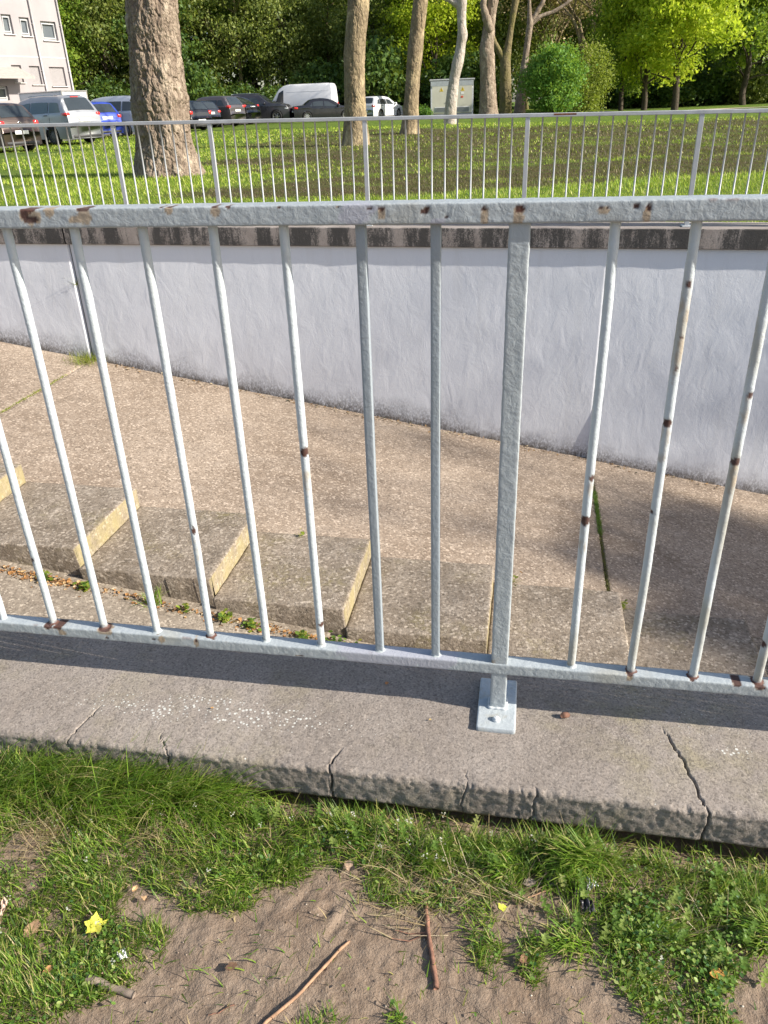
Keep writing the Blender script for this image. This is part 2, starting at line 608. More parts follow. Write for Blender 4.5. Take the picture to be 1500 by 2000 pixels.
far_wall = empty("retaining_wall", W(-1, 8.3, -4.0))
tag(far_wall, "white rendered retaining wall with grimy foot along the ramp", "wall")
fw_inv = Matrix.Translation(Vector(far_wall.location)).inverted()
for k in range(4):
    a, b_ = JU[k] + 0.018, JU[k + 1] - (0.018 if k != 1 else 0.004)
    if k == 2:
        a = JU[k] + 0.004
    us = np.append(np.arange(a, b_, 0.05), b_) if k in (0, 1, 2) else np.linspace(a, b_, 20)
    ws = np.linspace(0, 1, 60)
    uu, ww = np.meshgrid(us, ws, indexing='ij')
    zb_, zt_ = floor_z(uu) - 0.3, coping_bot(uu) + 0.01
    zz = zb_ + (zt_ - zb_) * ww
    P0 = W(uu, 8.2, zz)
    dv = -0.005 * fbm(P0, 0.9, 3, 5) - 0.0025 * vnoise(P0, 4.0, 8)
    if k == 2:      # this bay kicks out a little at its foot
        dv = dv - 0.035 * smooth(0.75, 0.0, zz - floor_z(uu))
    P = W(uu, 8.2 + dv, zz).reshape(-1, 3)
    nu, nv = uu.shape
    back = W(uu[[0, -1]], 8.45, zz[[0, -1]]).reshape(-1, 3)
    F = grid_faces(nu, nv)
    o_ = len(P)
    j = np.arange(nv - 1)
    sides = np.concatenate([np.stack([j, j + 1, o_ + j + 1, o_ + j], 1), np.stack([(nu - 1) * nv + j + 1, (nu - 1) * nv + j, o_ + nv + j, o_ + nv + j + 1], 1)])
    o = mobj("wall_panel", np.concatenate([P, back]), np.concatenate([F, sides]), M_wall, far_wall, smooth_sh=False)
    o.matrix_parent_inverse = fw_inv
mb = MB()
for ju in (-5.04,):
    us = np.array([ju - 0.02, ju + 0.02])
    zt_, zb_ = float(coping_bot(ju)), float(floor_z(ju)) - 0.1
    pts = [W(ju + du_, v_, z_) for z_ in (zb_, zt_) for du_, v_ in ((-0.02, 8.245), (0.02, 8.245), (0.02, 8.3), (-0.02, 8.3))]
    mb.add(pts, [(0, 3, 2, 1), (4, 5, 6, 7), (0, 1, 5, 4), (1, 2, 6, 5), (2, 3, 7, 6), (3, 0, 4, 7)])
o = mb.build("joint_strip", M_joint, far_wall)
o.matrix_parent_inverse = fw_inv

m, t, b = new_mat("stained_coping")
co = geo_pos(t)
rot = scaled(t, co, (1, 1, 1), -TH)
sx = scaled(t, rot, (1.0, 1.0, 0.12))
st = noise(t, sx, 3.2, 5, 0.7)
fine = noise(t, scaled(t, co, (1, 1, 0.5)), 130.0, 4, 0.75)
edge_n = noise(t, scaled(t, co, (1, 1, 0.35)), 22.0, 4, 0.7)
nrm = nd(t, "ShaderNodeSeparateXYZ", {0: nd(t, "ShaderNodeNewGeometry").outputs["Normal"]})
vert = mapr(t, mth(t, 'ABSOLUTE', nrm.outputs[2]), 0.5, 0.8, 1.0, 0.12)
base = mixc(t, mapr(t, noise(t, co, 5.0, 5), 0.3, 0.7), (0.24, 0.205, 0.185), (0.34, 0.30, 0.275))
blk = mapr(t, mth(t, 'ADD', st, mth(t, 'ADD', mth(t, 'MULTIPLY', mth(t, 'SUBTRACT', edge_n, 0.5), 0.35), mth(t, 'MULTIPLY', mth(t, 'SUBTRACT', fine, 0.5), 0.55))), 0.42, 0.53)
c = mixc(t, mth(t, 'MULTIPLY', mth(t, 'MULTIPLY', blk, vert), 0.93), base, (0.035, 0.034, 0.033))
c = mixc(t, mapr(t, fine, 0.63, 0.75, 0, 0.5), c, (0.4, 0.37, 0.34))
t.links.new(c, b.inputs["Base Color"])
b.inputs["Roughness"].default_value = 0.9
bump(t, b, mth(t, 'ADD', fine, noise(t, co, 40.0, 4)), 0.5, 0.006)
M_cop = m

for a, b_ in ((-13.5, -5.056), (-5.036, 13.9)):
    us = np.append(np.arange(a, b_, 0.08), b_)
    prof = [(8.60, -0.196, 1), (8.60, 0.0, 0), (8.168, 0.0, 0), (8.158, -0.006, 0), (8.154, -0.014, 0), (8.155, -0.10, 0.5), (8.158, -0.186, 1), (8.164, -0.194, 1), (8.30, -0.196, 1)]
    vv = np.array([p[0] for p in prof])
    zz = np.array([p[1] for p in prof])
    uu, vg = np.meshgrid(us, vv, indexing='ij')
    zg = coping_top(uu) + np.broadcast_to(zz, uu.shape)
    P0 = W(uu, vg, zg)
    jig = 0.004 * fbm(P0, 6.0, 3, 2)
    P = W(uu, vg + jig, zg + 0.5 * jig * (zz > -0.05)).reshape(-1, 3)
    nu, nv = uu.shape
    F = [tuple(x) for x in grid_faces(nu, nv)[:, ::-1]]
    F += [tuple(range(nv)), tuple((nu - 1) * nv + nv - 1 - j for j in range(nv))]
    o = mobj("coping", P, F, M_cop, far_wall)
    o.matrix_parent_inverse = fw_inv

# ------------------------------------------------------------------ near retaining wall: only its coping shows
near_wall = empty("retaining_wall", W(0, 1.35, -4.0))
tag(near_wall, "grey chipped concrete coping under the nearer railing, edged by grass", "wall")
nw_inv = Matrix.Translation(Vector(near_wall.location)).inverted()
mb = MB()
c8 = [W(u, v, z) for z in (-6.4, -1.29) for u, v in ((-13.5, 1.19), (13.9, 1.19), (13.9, 1.48), (-13.5, 1.48))]
mb.add(c8, [(0, 3, 2, 1), (4, 5, 6, 7), (0, 1, 5, 4), (1, 2, 6, 5), (2, 3, 7, 6), (3, 0, 4, 7)])
o = mb.build("wall_panel", M_strip, near_wall)
o.matrix_parent_inverse = nw_inv

KZ = -1.185
CRACKS = [  # (u at the back, u at the arris, width, depth)
    (-0.905, -0.93, 0.0012, 0.010, 1.10, 1.22), (-0.735, -0.70, 0.0012, 0.010, 1.10, 1.16), (-0.335, -0.345, 0.0016, 0.014, 1.10, 1.17),
    (0.045, 0.062, 0.002, 0.008, 1.10, 1.13), (0.325, 0.385, 0.0019, 0.009, 1.10, 1.32), (-0.07, -0.075, 0.0012, 0.005, 1.10, 1.15)]
us = np.concatenate([np.arange(-13.5, -2.4, 0.4), np.arange(-2.4, -1.4, 0.012), np.arange(-1.4, 0.85, 0.0035), np.arange(0.85, 1.9, 0.012), np.arange(1.9, 13.9, 0.4)] + [np.arange(min(c_[0], c_[1]) - 0.012, max(c_[0], c_[1]) + 0.012, 0.0011) for c_ in CRACKS])
us = np.unique(np.round(us, 5))
pv = list(np.concatenate([[1.52, 1.52], np.arange(1.515, 1.345, -0.008), np.arange(1.345, 1.135, -0.0042), np.arange(1.135, 1.112, -0.003)]))
pz = [-0.11, -0.006] + [0.0] * (len(pv) - 2)
for k in range(1, 7):                       # worn round arris
    a_ = k / 6 * math.pi / 2
    pv.append(1.112 - 0.012 * math.sin(a_))
    pz.append(-0.012 * (1 - math.cos(a_)))
for z_ in np.arange(-0.017, -0.087, -0.0042):
    pv.append(1.100 + 0.006 * (-z_ / 0.087))  # front face tilted slightly inward, shaped to catch less sun
    pz.append(z_)
pv += [1.112, 1.15, 1.25]
pz += [-0.092, -0.094, -0.094]
pv, pz = np.array(pv), np.array(pz)
uu, vg = np.meshgrid(us, pv, indexing='ij')
zg = np.broadcast_to(pz, uu.shape).copy()
P0 = W(uu, vg, zg + KZ)
near_edge = np.exp(-(((vg - 1.105) / 0.016) ** 2 + ((zg + 0.006) / 0.020) ** 2))
frontf = smooth(1.125, 1.105, vg)
rough_ = fbm(P0, 40.0, 4, 21)
chips = np.clip(fbm(P0, 11.0, 4, 25) + 0.08, 0, 1)
out = 0.0022 * rough_ * frontf + 0.0007 * vnoise(P0, 90.0, 27) * frontf
inn = near_edge * (0.001 + 0.006 * chips + 0.0045 * np.clip(fbm(P0, 85, 3, 35), 0, 1)) + frontf * (0.0025 * np.clip(fbm(P0, 22, 3, 29), 0, 1) + 0.0022 * np.clip(vnoise(P0, 120, 37), 0, 1))
dv = -out + inn
dz = -near_edge * (0.001 + 0.007 * chips + 0.0035 * np.clip(fbm(P0, 85, 3, 35), 0, 1)) + (1 - frontf) * (0.0010 * fbm(P0, 5, 3, 31) + 0.0007 * vnoise(P0, 60, 33))
dz = dz - (1 - frontf) * smooth(1.20, 1.112, vg) * 0.004
for (ub, ua, wd, dp, v0, v1) in CRACKS:
    tt = np.clip((vg - 1.10) / (v1 - 1.10), 0, 1)
    uc = ua + (ub - ua) * tt + 0.006 * vnoise(np.stack([vg * 0 + ub, vg, zg], -1), 30.0, 3) + 0.004 * vnoise(np.stack([vg * 0 + ub, vg, zg], -1), 110.0, 4)
    fade = (vg < v1) * smooth(v1, v1 - 0.05, vg)
    gsh = np.exp(-((uu - uc) / wd) ** 2) * fade
    dz = dz - gsh * dp * (1 - frontf)
    dv = dv + gsh * dp * frontf
P = W(uu, vg + dv, zg + dz + KZ).reshape(-1, 3)
nu, nv = uu.shape
o = mobj("coping", P, grid_faces(nu, nv)[:, ::-1].copy(), M_kerb, near_wall, smooth_sh=False)
o.matrix_parent_inverse = nw_inv

# ================================================================== THE NEARER RAILING
M_paint = painted_attr("old_grey_paint")
M_paint2 = plain("fresh_grey_paint", (0.50, 0.53, 0.56), 0.35, var=0.03)
PAINT = np.array([0.35, 0.385, 0.405])
RUST = np.array([0.055, 0.017, 0.009])
OCHRE = np.array([0.30, 0.19, 0.08])
LILAC = np.array([0.36, 0.37, 0.42])
GRIME = np.array([0.30, 0.27, 0.20])


def rr_profile(w, h, r, n=5):
    """rounded rectangle, (a across, b up), with extra points on the flats"""
    pts = []
    for cx, cy, a0 in ((w / 2 - r, h / 2 - r, 0), (-w / 2 + r, h / 2 - r, 90), (-w / 2 + r, -h / 2 + r, 180), (w / 2 - r, -h / 2 + r, 270)):
        for k in range(n):
            a_ = math.radians(a0 + 90 * k / (n - 1))
            pts.append((cx + r * math.cos(a_), cy + r * math.sin(a_)))
    out_ = []
    for i in range(len(pts)):
        p, q = pts[i], pts[(i + 1) % len(pts)]
        d = math.hypot(q[0] - p[0], q[1] - p[1])
        m_ = max(1, int(d / 0.0035))
        for k in range(m_):
            out_.append((p[0] + (q[0] - p[0]) * k / m_, p[1] + (q[1] - p[1]) * k / m_))
    return np.array(out_)


def splat(P, spots):
    """how strongly each point lies in one of the blotches (world centre, radii along u / z)"""
    s = np.zeros(P.shape[:-1])
    for c_, ru, rz in spots:
        d = P - np.asarray(c_)
        duu = d @ U / ru
        dzz = d[..., 2] / rz
        dvv = (d @ V) / max(ru, rz, 0.02)
        q = duu ** 2 + dzz ** 2 + 0.35 * dvv ** 2
        q = q * (1 + 0.55 * fbm(P, 130.0, 2, 77))
        s = np.maximum(s, smooth(1.15, 0.88, q))
    return s


def mixto(c, f, k):
    return c * (1 - f[..., None]) + k * f[..., None]


def beam(name, u0, u1, vc, zc, w, h, r, parent, inv, spots=(), ochre=(), lilac=(), step=0.004, edge_rust=0.3, mat=None, seed=0):
    prof = rr_profile(w, h, r)
    us_ = np.concatenate([np.arange(u0, -1.45, 0.03), np.arange(-1.45, 1.05, step), np.arange(1.05, u1 + 0.015, 0.03)])
    uu_, k_ = np.meshgrid(us_, np.arange(len(prof)), indexing='ij')
    va, zb2 = prof[:, 0][k_], prof[:, 1][k_]
    P0_ = W(uu_, vc + va, zc + zb2)
    nrm_ = np.stack([va / (w / 2), zb2 / (h / 2)], -1)
    nrm_ /= np.linalg.norm(nrm_, axis=-1)[..., None]
    d_ = 0.0007 * fbm(P0_, 70.0, 3, 51 + seed) + 0.0004 * vnoise(P0_, 240.0, 53)
    s_r = splat(P0_, spots)
    s_o = splat(P0_, ochre)
    s_l = splat(P0_, lilac)
    d_ = d_ * (1 - s_l) - 0.0011 * s_r
    P_ = W(uu_, vc + va + nrm_[..., 0] * d_, zc + zb2 + nrm_[..., 1] * d_)
    c_ = PAINT * (1 + 0.07 * fbm(P0_, 12.0, 3, 55)[..., None])
    c_ = mixto(c_, 0.45 * smooth(0.25, 0.7, fbm(P0_, 8.0, 4, 57)), GRIME * 1.2)
    corner = np.abs(np.abs(va) - w / 2) + np.abs(np.abs(zb2) - h / 2)
    er = smooth(0.006, 0.0, corner) * smooth(0.62 - edge_rust * .4, 0.72 - edge_rust * .4, fbm(P0_, 26.0, 3, 59) * 0.8 + 0.1)
    c_ = mixto(c_, s_l, LILAC)
    c_ = mixto(c_, 0.7 * s_o, OCHRE)
    c_ = mixto(c_, np.clip(er, 0, 1) * 0.8, RUST * 2.0)
    rim = np.clip(s_r * (1 - s_r) * 4, 0, 1)
    c_ = mixto(c_, s_r, RUST * (1 + 0.6 * np.clip(fbm(P0_, 60, 3, 61), 0, 1))[..., None])
    c_ = mixto(c_, rim * 0.5, OCHRE)
    nu_, nv_ = uu_.shape
    F_ = grid_faces(nu_, nv_, True)[:, ::-1]
    o_ = mobj(name, P_.reshape(-1, 3), F_.copy(), mat or M_paint, parent, smooth_sh=True, color=c_.reshape(-1, 3))
    o_.matrix_parent_inverse = inv
    return o_


FV = 1.327                                   # the railing's line
TOPZ = (-0.171, -0.1385)                       # underside and top of the hand rail
BOTZ = (-1.078, -1.050)
fence = empty("railing", W(0, FV, KZ))
tag(fence, "nearer grey painted steel railing with rust spots on the concrete coping", "railing")
f_inv = Matrix.Translation(Vector(fence.location)).inverted()


def pt(px, py, v=1.305):
    u_, z_ = on_v(px, py, v)
    return W(u_, v, z_)


TV = 1.305
top_spots = [(pt(52, 406, TV), .017, .0075), (pt(46, 420, TV), .007, .012), (pt(62, 430, TV), .012, .005), (pt(93, 402, TV), .006, .004), (pt(34, 400, TV), .004, .002), (pt(160, 405, TV), .0145, .0075),
             (pt(143, 401, TV), .004, .002), (pt(313, 404, TV), .003, .002), (pt(330, 403, TV), .006, .0022), (pt(418, 404, TV), .006, .002), (pt(445, 404, TV), .005, .002),
             (pt(545, 405, TV), .003, .002), (pt(722, 407, TV), .004, .003), (pt(745, 408, TV), .005, .003), (pt(830, 413, TV), .006, .005), (pt(835, 406, TV), .004, .002),
             (pt(946, 408, TV), .005, .004), (pt(1016, 408, TV), .008, .006), (pt(872, 424, TV), .003, .003), (pt(1173, 405, TV), .003, .003), (pt(1188, 403, TV), .005, .002),
             (pt(1243, 402, TV), .005, .003), (pt(1267, 405, TV), .004, .006), (pt(660, 404, TV), .003, .001)]
top_och = [(pt(60, 424, TV), .022, .013), (pt(165, 424, TV), .014, .012), (pt(145, 430, TV), .012, .006), (pt(95, 412, TV), .01, .01), (pt(420, 412, TV), .008, .01), (pt(745, 417, TV), .007, .008),
           (pt(947, 424, TV), .007, .014), (pt(1013, 424, TV), .008, .016), (pt(1264, 420, TV), .006, .012), (pt(1180, 410, TV), .010, .006), (pt(330, 410, TV), .008, .006)]
top_lil = [(pt(692, 424, TV), .027, .012), (pt(700, 408, TV), .030, .010), (pt(855, 434, TV), .012, .006)]
RV = FV + 0.004
beam("top_rail", -3.55, 3.55, RV, sum(TOPZ) / 2, 0.052, TOPZ[1] - TOPZ[0], 0.0032, fence, f_inv, top_spots, top_och, top_lil, step=0.003)
BV = 1.312
bot_spots = [(pt(122, 1216, 1.33), .012, .008), (pt(95, 1222, 1.315), .010, .006), (pt(203, 1228, 1.315), .015, .006), (pt(222, 1219, 1.33), .006, .006), (pt(208, 1246, BV - .003), .005, .003),
             (pt(300, 1249, BV - .003), .005, .003), (pt(413, 1244, 1.315), .012, .005), (pt(430, 1235, 1.33), .008, .005), (pt(382, 1252, BV - .003), .004, .004), (pt(585, 1282, BV - .005), .02, .002),
             (pt(1437, 1328, 1.325), .009, .006), (pt(1478, 1330, 1.33), .012, .008), (pt(1230, 1312, 1.32), .006, .006), (pt(1352, 1322, 1.32), .005, .005), (pt(307, 1236, 1.315), .007, .004), (pt(460, 1243, 1.32), .004, .003)]
bot_och = [(pt(122, 1236, BV - .003), .010, .008), (pt(315, 1250, BV - .003), .008, .010), (pt(383, 1256, BV - .003), .006, .012), (pt(1230, 1318, BV), .007, .014), (pt(205, 1232, 1.315), .018, .008), (pt(975, 1292, 1.31), .012, .006)]
bot_lil = [(pt(745, 1272, BV), .095, .05), (pt(850, 1282, BV), .05, .04)]
beam("bottom_rail", -3.55, 3.55, FV, sum(BOTZ) / 2, 0.034, BOTZ[1] - BOTZ[0], 0.004, fence, f_inv, bot_spots, bot_och, bot_lil, step=0.003, seed=3, edge_rust=0.5)


def round_bar(u, seed, spots=(), ochre=(), dirty=0.0, base_rust=0.0, fine_=True, square=False):
    z0, z1 = BOTZ[1] - 0.004, TOPZ[0] + 0.004
    n = 16 if fine_ else 8
    m_ = 240 if fine_ else 2
    r = 0.0083
    zz_ = np.linspace(z0, z1, m_)
    if square:
        prof = rr_profile(0.0165, 0.0165, 0.0014, 3)
    else:
        a_ = np.arange(n) / n * 2 * math.pi
        prof = np.stack([np.cos(a_) * r, np.sin(a_) * r], 1)
    zg_, kk = np.meshgrid(zz_, np.arange(len(prof)), indexing='ij')
    pu, pw = prof[:, 0][kk], prof[:, 1][kk]
    wob = 0.0008 * np.sin(zg_ * 3 + seed) + 0.0010 * vnoise(np.stack([zg_, zg_ * 0 + seed, zg_ * 0], -1), 5.0, 5)
    P0_ = W(u + pu + wob, FV + pw, zg_)
    k_ = 1 + (0.05 * fbm(P0_, 70.0, 3, 71) + 0.03 * vnoise(P0_, 260.0, 73)) * (0.1 if square else 1)
    s_r = splat(P0_, spots)
    s_o = splat(P0_, ochre)
    if base_rust > 0:
        s_r = np.maximum(s_r, base_rust * smooth(0.016, 0.006, zg_ - z0) * smooth(-0.2, 0.2, fbm(P0_, 70, 2, 79) + 0.1))
        s_o = np.maximum(s_o, base_rust * smooth(0.03, 0.01, zg_ - z0))
    k_ = k_ - 0.12 * s_r
    P_ = W(u + pu * k_ + wob, FV + pw * k_, zg_)
    c_ = np.broadcast_to(PAINT * 1.4, P_.shape).copy()
    if square:
        c_ = np.broadcast_to(np.array([0.27, 0.31, 0.345]), P_.shape).copy()
    c_ = mixto(c_, dirty * smooth(-0.1, 0.5, fbm(P0_ * np.array([1, 1, 0.25]), 30.0, 3, 75)), GRIME)
    c_ = mixto(c_, 0.5 * s_o * smooth(-0.3, 0.5, fbm(P0_ * np.array([1, 1, 0.3]), 160.0, 2, 78)), OCHRE)
    c_ = mixto(c_, s_r, RUST)
    F_ = [tuple(x) for x in grid_faces(m_, len(prof), True)[:, ::-1]]
    nm = "baluster"
    F_ = np.array(F_)
    o_ = mobj(nm, P_.reshape(-1, 3), F_, M_paint, fence, smooth_sh=True, color=c_.reshape(-1, 3))
    o_.matrix_parent_inverse = f_inv
    return o_


BU = [-1.06, -0.930, -0.799, -0.668, -0.538, -0.411, -0.278, -0.155, 0.129, 0.250, 0.371, 0.494]
bar_spots = {3: [(pt(378, 1037, FV - .008), .004, .010)], 5: [(pt(595, 884, FV - .008), .009, .010), (pt(628, 1222, FV - .008), .006, .006)], 0: [(pt(62, 1095, FV - .008), .004, .006)],
             8: [(pt(1143, 1018, FV - .008), .009, .012), (pt(1157, 935, FV - .008), .005, .006)],
             9: [(pt(1346, 556, FV - .008), .005, .006), (pt(1303, 827, FV - .008), .010, .007), (pt(1321, 720, FV - .008), .003, .004), (pt(1330, 660, FV - .008), .003, .003), (pt(1272, 1002, FV - .008), .004, .004)],
             10: [(pt(1468, 772, FV - .008), .007, .006), (pt(1438, 903, FV - .008), .010, .007)], 11: [(pt(1490, 1260, FV - .008), .006, .008)]}
bar_och = {8: [(pt(1155, 950, FV - .008), .007, .022), (pt(1140, 1050, FV - .008), .009, .040)], 9: [(pt(1340, 600, FV - .008), .009, .040), (pt(1298, 860, FV - .008), .009, .045), (pt(1325, 700, FV - .008), .006, .05)],
           10: [(pt(1462, 800, FV - .008), .008, .035), (pt(1432, 935, FV - .008), .009, .03)], 5: [(pt(598, 930, FV - .008), .007, .045)], 3: [(pt(382, 1075, FV - .008), .006, .03)]}
for i, u in enumerate(BU):
    round_bar(u, i, bar_spots.get(i, ()), bar_och.get(i, ()), dirty=0.65 if i >= 8 else 0.12, base_rust=(0.9 if i in (0, 1, 3) else 0.4 if i not in (6, 7) else 0.0), square=i in (6, 7))
proto_bar = round_bar(-1.19, 40, fine_=True)
extra = [-1.19 - 0.1305 * k for k in range(1, 18) if k != 4] + [0.494 + 0.1275 * k for k in range(1, 23) if k not in (9, 22)]
for u in extra:
    o = proto_bar.copy()
    col.objects.link(o)
    o.location = Vector(o.location) + Vector(((u + 1.19) * U[0], (u + 1.19) * U[1], 0))

# welds where the balusters meet the bottom rail
wv, wf = [], []
nr, ns = 14, 5
for a_ in range(nr):
    t_ = a_ / nr * 2 * math.pi
    for k in range(ns):
        q = k / (ns - 1)
        rr_ = 0.0079 + 0.0052 * (1 - math.sqrt(1 - (1 - q) ** 2)) + 0.0012 * math.sin(a_ * 2.7) * (1 - q)
        wv.append((rr_ * math.cos(t_), rr_ * math.sin(t_), 0.0068 * q))
for a_ in range(nr):
    for k in range(ns - 1):
        b2 = (a_ + 1) % nr
        wf.append((a_ * ns + k, b2 * ns + k, b2 * ns + k + 1, a_ * ns + k + 1))
weld_clean = mesh_data("weld", np.array(wv), wf, M_paint, True, color=np.tile(PAINT * np.array([1.05, 1.05, 1.03]), (len(wv), 1)))
rc = mixto(np.tile(PAINT, (len(wv), 1)), np.clip(1.3 - np.array(wv)[:, 2] / 0.006, 0, 1), RUST * 1.5)
weld_rust = mesh_data("weld", np.array(wv), wf, M_paint, True, color=rc)
for i, u in enumerate(BU):
    o = obj("weld", weld_rust if i in (0, 1, 3, 9, 10, 11) else weld_clean, fence)
    o.matrix_parent_inverse = f_inv
    o.location = W(u, FV, BOTZ[1] - 0.0005)
    o.rotation_euler = (0, 0, i * 1.3)


def post(u, z_top, fine_=True):
    w, d = 0.0345, 0.030
    prof = rr_profile(w, d, 0.003, 4)
    zz_ = np.concatenate([np.linspace(-1.173 + 0.001, BOTZ[0] + 0.002, 40), np.linspace(BOTZ[1] - 0.002, z_top, 240)])
    zg_, kk = np.meshgrid(zz_, np.arange(len(prof)), indexing='ij')
    pu, pw = prof[:, 0][kk], prof[:, 1][kk]
    P0_ = W(u + pu, FV + pw, zg_)
    k_ = 1 + 0.040 * fbm(P0_, 60.0, 4, 81) + 0.02 * vnoise(P0_, 220.0, 83)
    P_ = W(u + pu * k_, FV + pw * k_ * 1.0, zg_)
    c_ = np.broadcast_to(PAINT * 1.02, P_.shape).copy() * (1 + 0.08 * fbm(P0_, 20, 3, 85)[..., None])
    rs_ = smooth(0.05, 0.0, np.abs(zg_ - BOTZ[1] - 0.004) * 3) * smooth(0.0, 0.4, fbm(P0_, 55, 3, 87))
    c_ = mixto(c_, 0.8 * rs_, OCHRE)
    o_ = mobj("post", P_.reshape(-1, 3), grid_faces(len(zz_), len(prof), True)[:, ::-1].copy(), M_paint, fence, smooth_sh=True, color=c_.reshape(-1, 3))
    o_.matrix_parent_inverse = f_inv
    # foot plate with rounded corners, weld bead and bolt
    n_ = 40
    uu_, vv_ = np.meshgrid(np.linspace(-0.0415, 0.0415, n_), np.linspace(-0.081, 0.081, n_ * 2), indexing='ij')
    cr = 0.006
    qx, qy = np.abs(uu_) - (0.0415 - cr), np.abs(vv_) - (0.081 - cr)
    sc = np.maximum(0, np.hypot(np.maximum(qx, 0), np.maximum(qy, 0)) - cr)
    uu2 = uu_ - np.sign(uu_) * sc * (qx > 0) * .7
    vv2 = vv_ - np.sign(vv_) * sc * (qy > 0) * .7
    Pp = W(u - 0.001 + uu2, 1.331 + vv2, -1.173)
    edge_ = np.minimum(0.0415 - np.abs(uu_), 0.081 - np.abs(vv_))
    Pp[..., 2] += 0.0006 * fbm(Pp, 90, 3, 91) - 0.002 * (edge_ < 0.001)
    vt = Pp.reshape(-1, 3)
    idx = np.arange(n_ * n_ * 2).reshape(n_, n_ * 2)
    loop = np.concatenate([idx[:, 0], idx[-1, 1:], idx[-2::-1, -1], idx[0, -2:0:-1]])
    low = vt[loop].copy()
    low[:, 2] = EYE - 1.1868
    o0 = len(vt)
    k2 = len(loop)
    ar = np.arange(k2)
    side = np.stack([loop[ar], o0 + ar, o0 + (ar + 1) % k2, loop[(ar + 1) % k2]], 1)
    vt = np.concatenate([vt, low])
    cc = np.tile(PAINT * 1.15, (len(vt), 1))
    dirt = smooth(0.15, 0.6, fbm(vt, 45, 4, 93)) * 0.5
    cc = mixto(cc, dirt, GRIME)
    cc[o0:] = cc[o0:] * 0.7
    pl = mobj("foot_plate", vt, np.concatenate([grid_faces(n_, n_ * 2), side]), M_paint, o_, color=cc)
    mb_ = MB()
    ring = 12
    for (r0, h0), (r1, h1) in zip(((0.0085, 0), (0.0085, 0.004), (0.0055, 0.0085)), ((0.0085, 0.004), (0.0055, 0.0085), (0.0, 0.0098))):
        vv3 = [(r_ * math.cos(2 * math.pi * q / ring), r_ * math.sin(2 * math.pi * q / ring), h_) for r_, h_ in ((r0, h0), (max(r1, 1e-4), h1)) for q in range(ring)]
        mb_.add(vv3, [(q, (q + 1) % ring, ring + (q + 1) % ring, ring + q) for q in range(ring)])
    bl = mb_.build("bolt", M_paint3, o_, True)
    bl.location = W(u - 0.001, 1.276, -1.1735)
    mb_ = MB()
    wp = []
    for q in range(48):
        a2 = q / 48 * 2 * math.pi
        ca2, sa2 = math.cos(a2), math.sin(a2)
        s_ = 1 / max(abs(ca2) / 0.0183, abs(sa2) / 0.0160)
        wp.append(W(u + ca2 * s_, FV + sa2 * s_, -1.1715))
    wp.append(wp[0])
    mb_.tube(wp, [0.0036 + 0.0004 * math.sin(q * 1.1) for q in range(49)], 7, False)
    wl = mb_.build("weld", M_paint3, o_, True)
    return o_


M_paint3 = plain("thick_grey_paint", (0.53, 0.56, 0.575), 0.45, var=0.08, scale=90)
for pu_ in (-0.019, -0.019 - 1.69, -0.019 + 1.66, -0.019 - 3.4, -0.019 + 3.3):
    post(pu_, TOPZ[0] + 0.004)

# ================================================================== THE FAR RAILING
FB_PX = [19.5, 42, 64, 85.5, 107.5, 130, 152, 174.5, 197.5, 246, 268, 290, 312.5, 335.5, 359, 381, 435, 456, 479, 501, 524, 547, 570, 593, 615.5, 639, 662.5, 686,
         742, 766, 792, 817, 843, 869, 894, 921, 947, 974, 1000, 1059, 1087, 1114, 1140.5, 1169, 1196, 1223, 1251, 1279, 1308, 1336, 1397, 1424, 1452, 1479]
FP_PX = [221, 410, 712.5, 1030, 1367.5]
far = empty("railing", W(0, 8.28, float(coping_top(0))))
tag(far, "far light grey steel railing on the white wall's coping, before the lawn", "railing")
far_inv = Matrix.Translation(Vector(far.location)).inverted()
FVV = 8.28
rail_px = [(5, 239), (410, 236.5), (716, 231.5), (1030, 224), (1365, 213.5), (1490, 208)]
ru = np.array([on_v(x, y, FVV) for x, y in rail_px])
rk = np.polyfit(ru[:, 0], ru[:, 1], 1)
frail = lambda u: rk[0] * np.asarray(u, float) + rk[1]
M_far = plain("weathered_light_grey_paint", (0.42, 0.435, 0.45), 0.4, var=0.12, scale=9)
M_rustp = plain("rust_patch", (0.16, 0.055, 0.022), 0.9, var=0.4, scale=40)


def beam_simple(name, u0, u1, zf, w, h, mat, parent, inv, dz=0.0, v=FVV, n=2):
    us_ = np.linspace(u0, u1, n)
    prof = rr_profile(w, h, 0.004, 2)
    prof = np.array([(w / 2, -h / 2 + .004), (w / 2, h / 2 - .004), (w / 2 - .004, h / 2), (-w / 2 + .004, h / 2), (-w / 2, h / 2 - .004), (-w / 2, -h / 2 + .004), (-w / 2 + .004, -h / 2), (w / 2 - .004, -h / 2)])
    uu_, k_ = np.meshgrid(us_, np.arange(len(prof)), indexing='ij')
    P_ = W(uu_, v + prof[:, 0][k_], zf(uu_) + dz + prof[:, 1][k_])
    F_ = [tuple(x) for x in grid_faces(n, len(prof), True)[:, ::-1]] + [tuple(range(len(prof))), tuple((n - 1) * len(prof) + q for q in range(len(prof) - 1, -1, -1))]
    o_ = mobj(name, P_.reshape(-1, 3), F_, mat, parent)
    if inv is not None:
        o_.matrix_parent_inverse = inv
    return o_


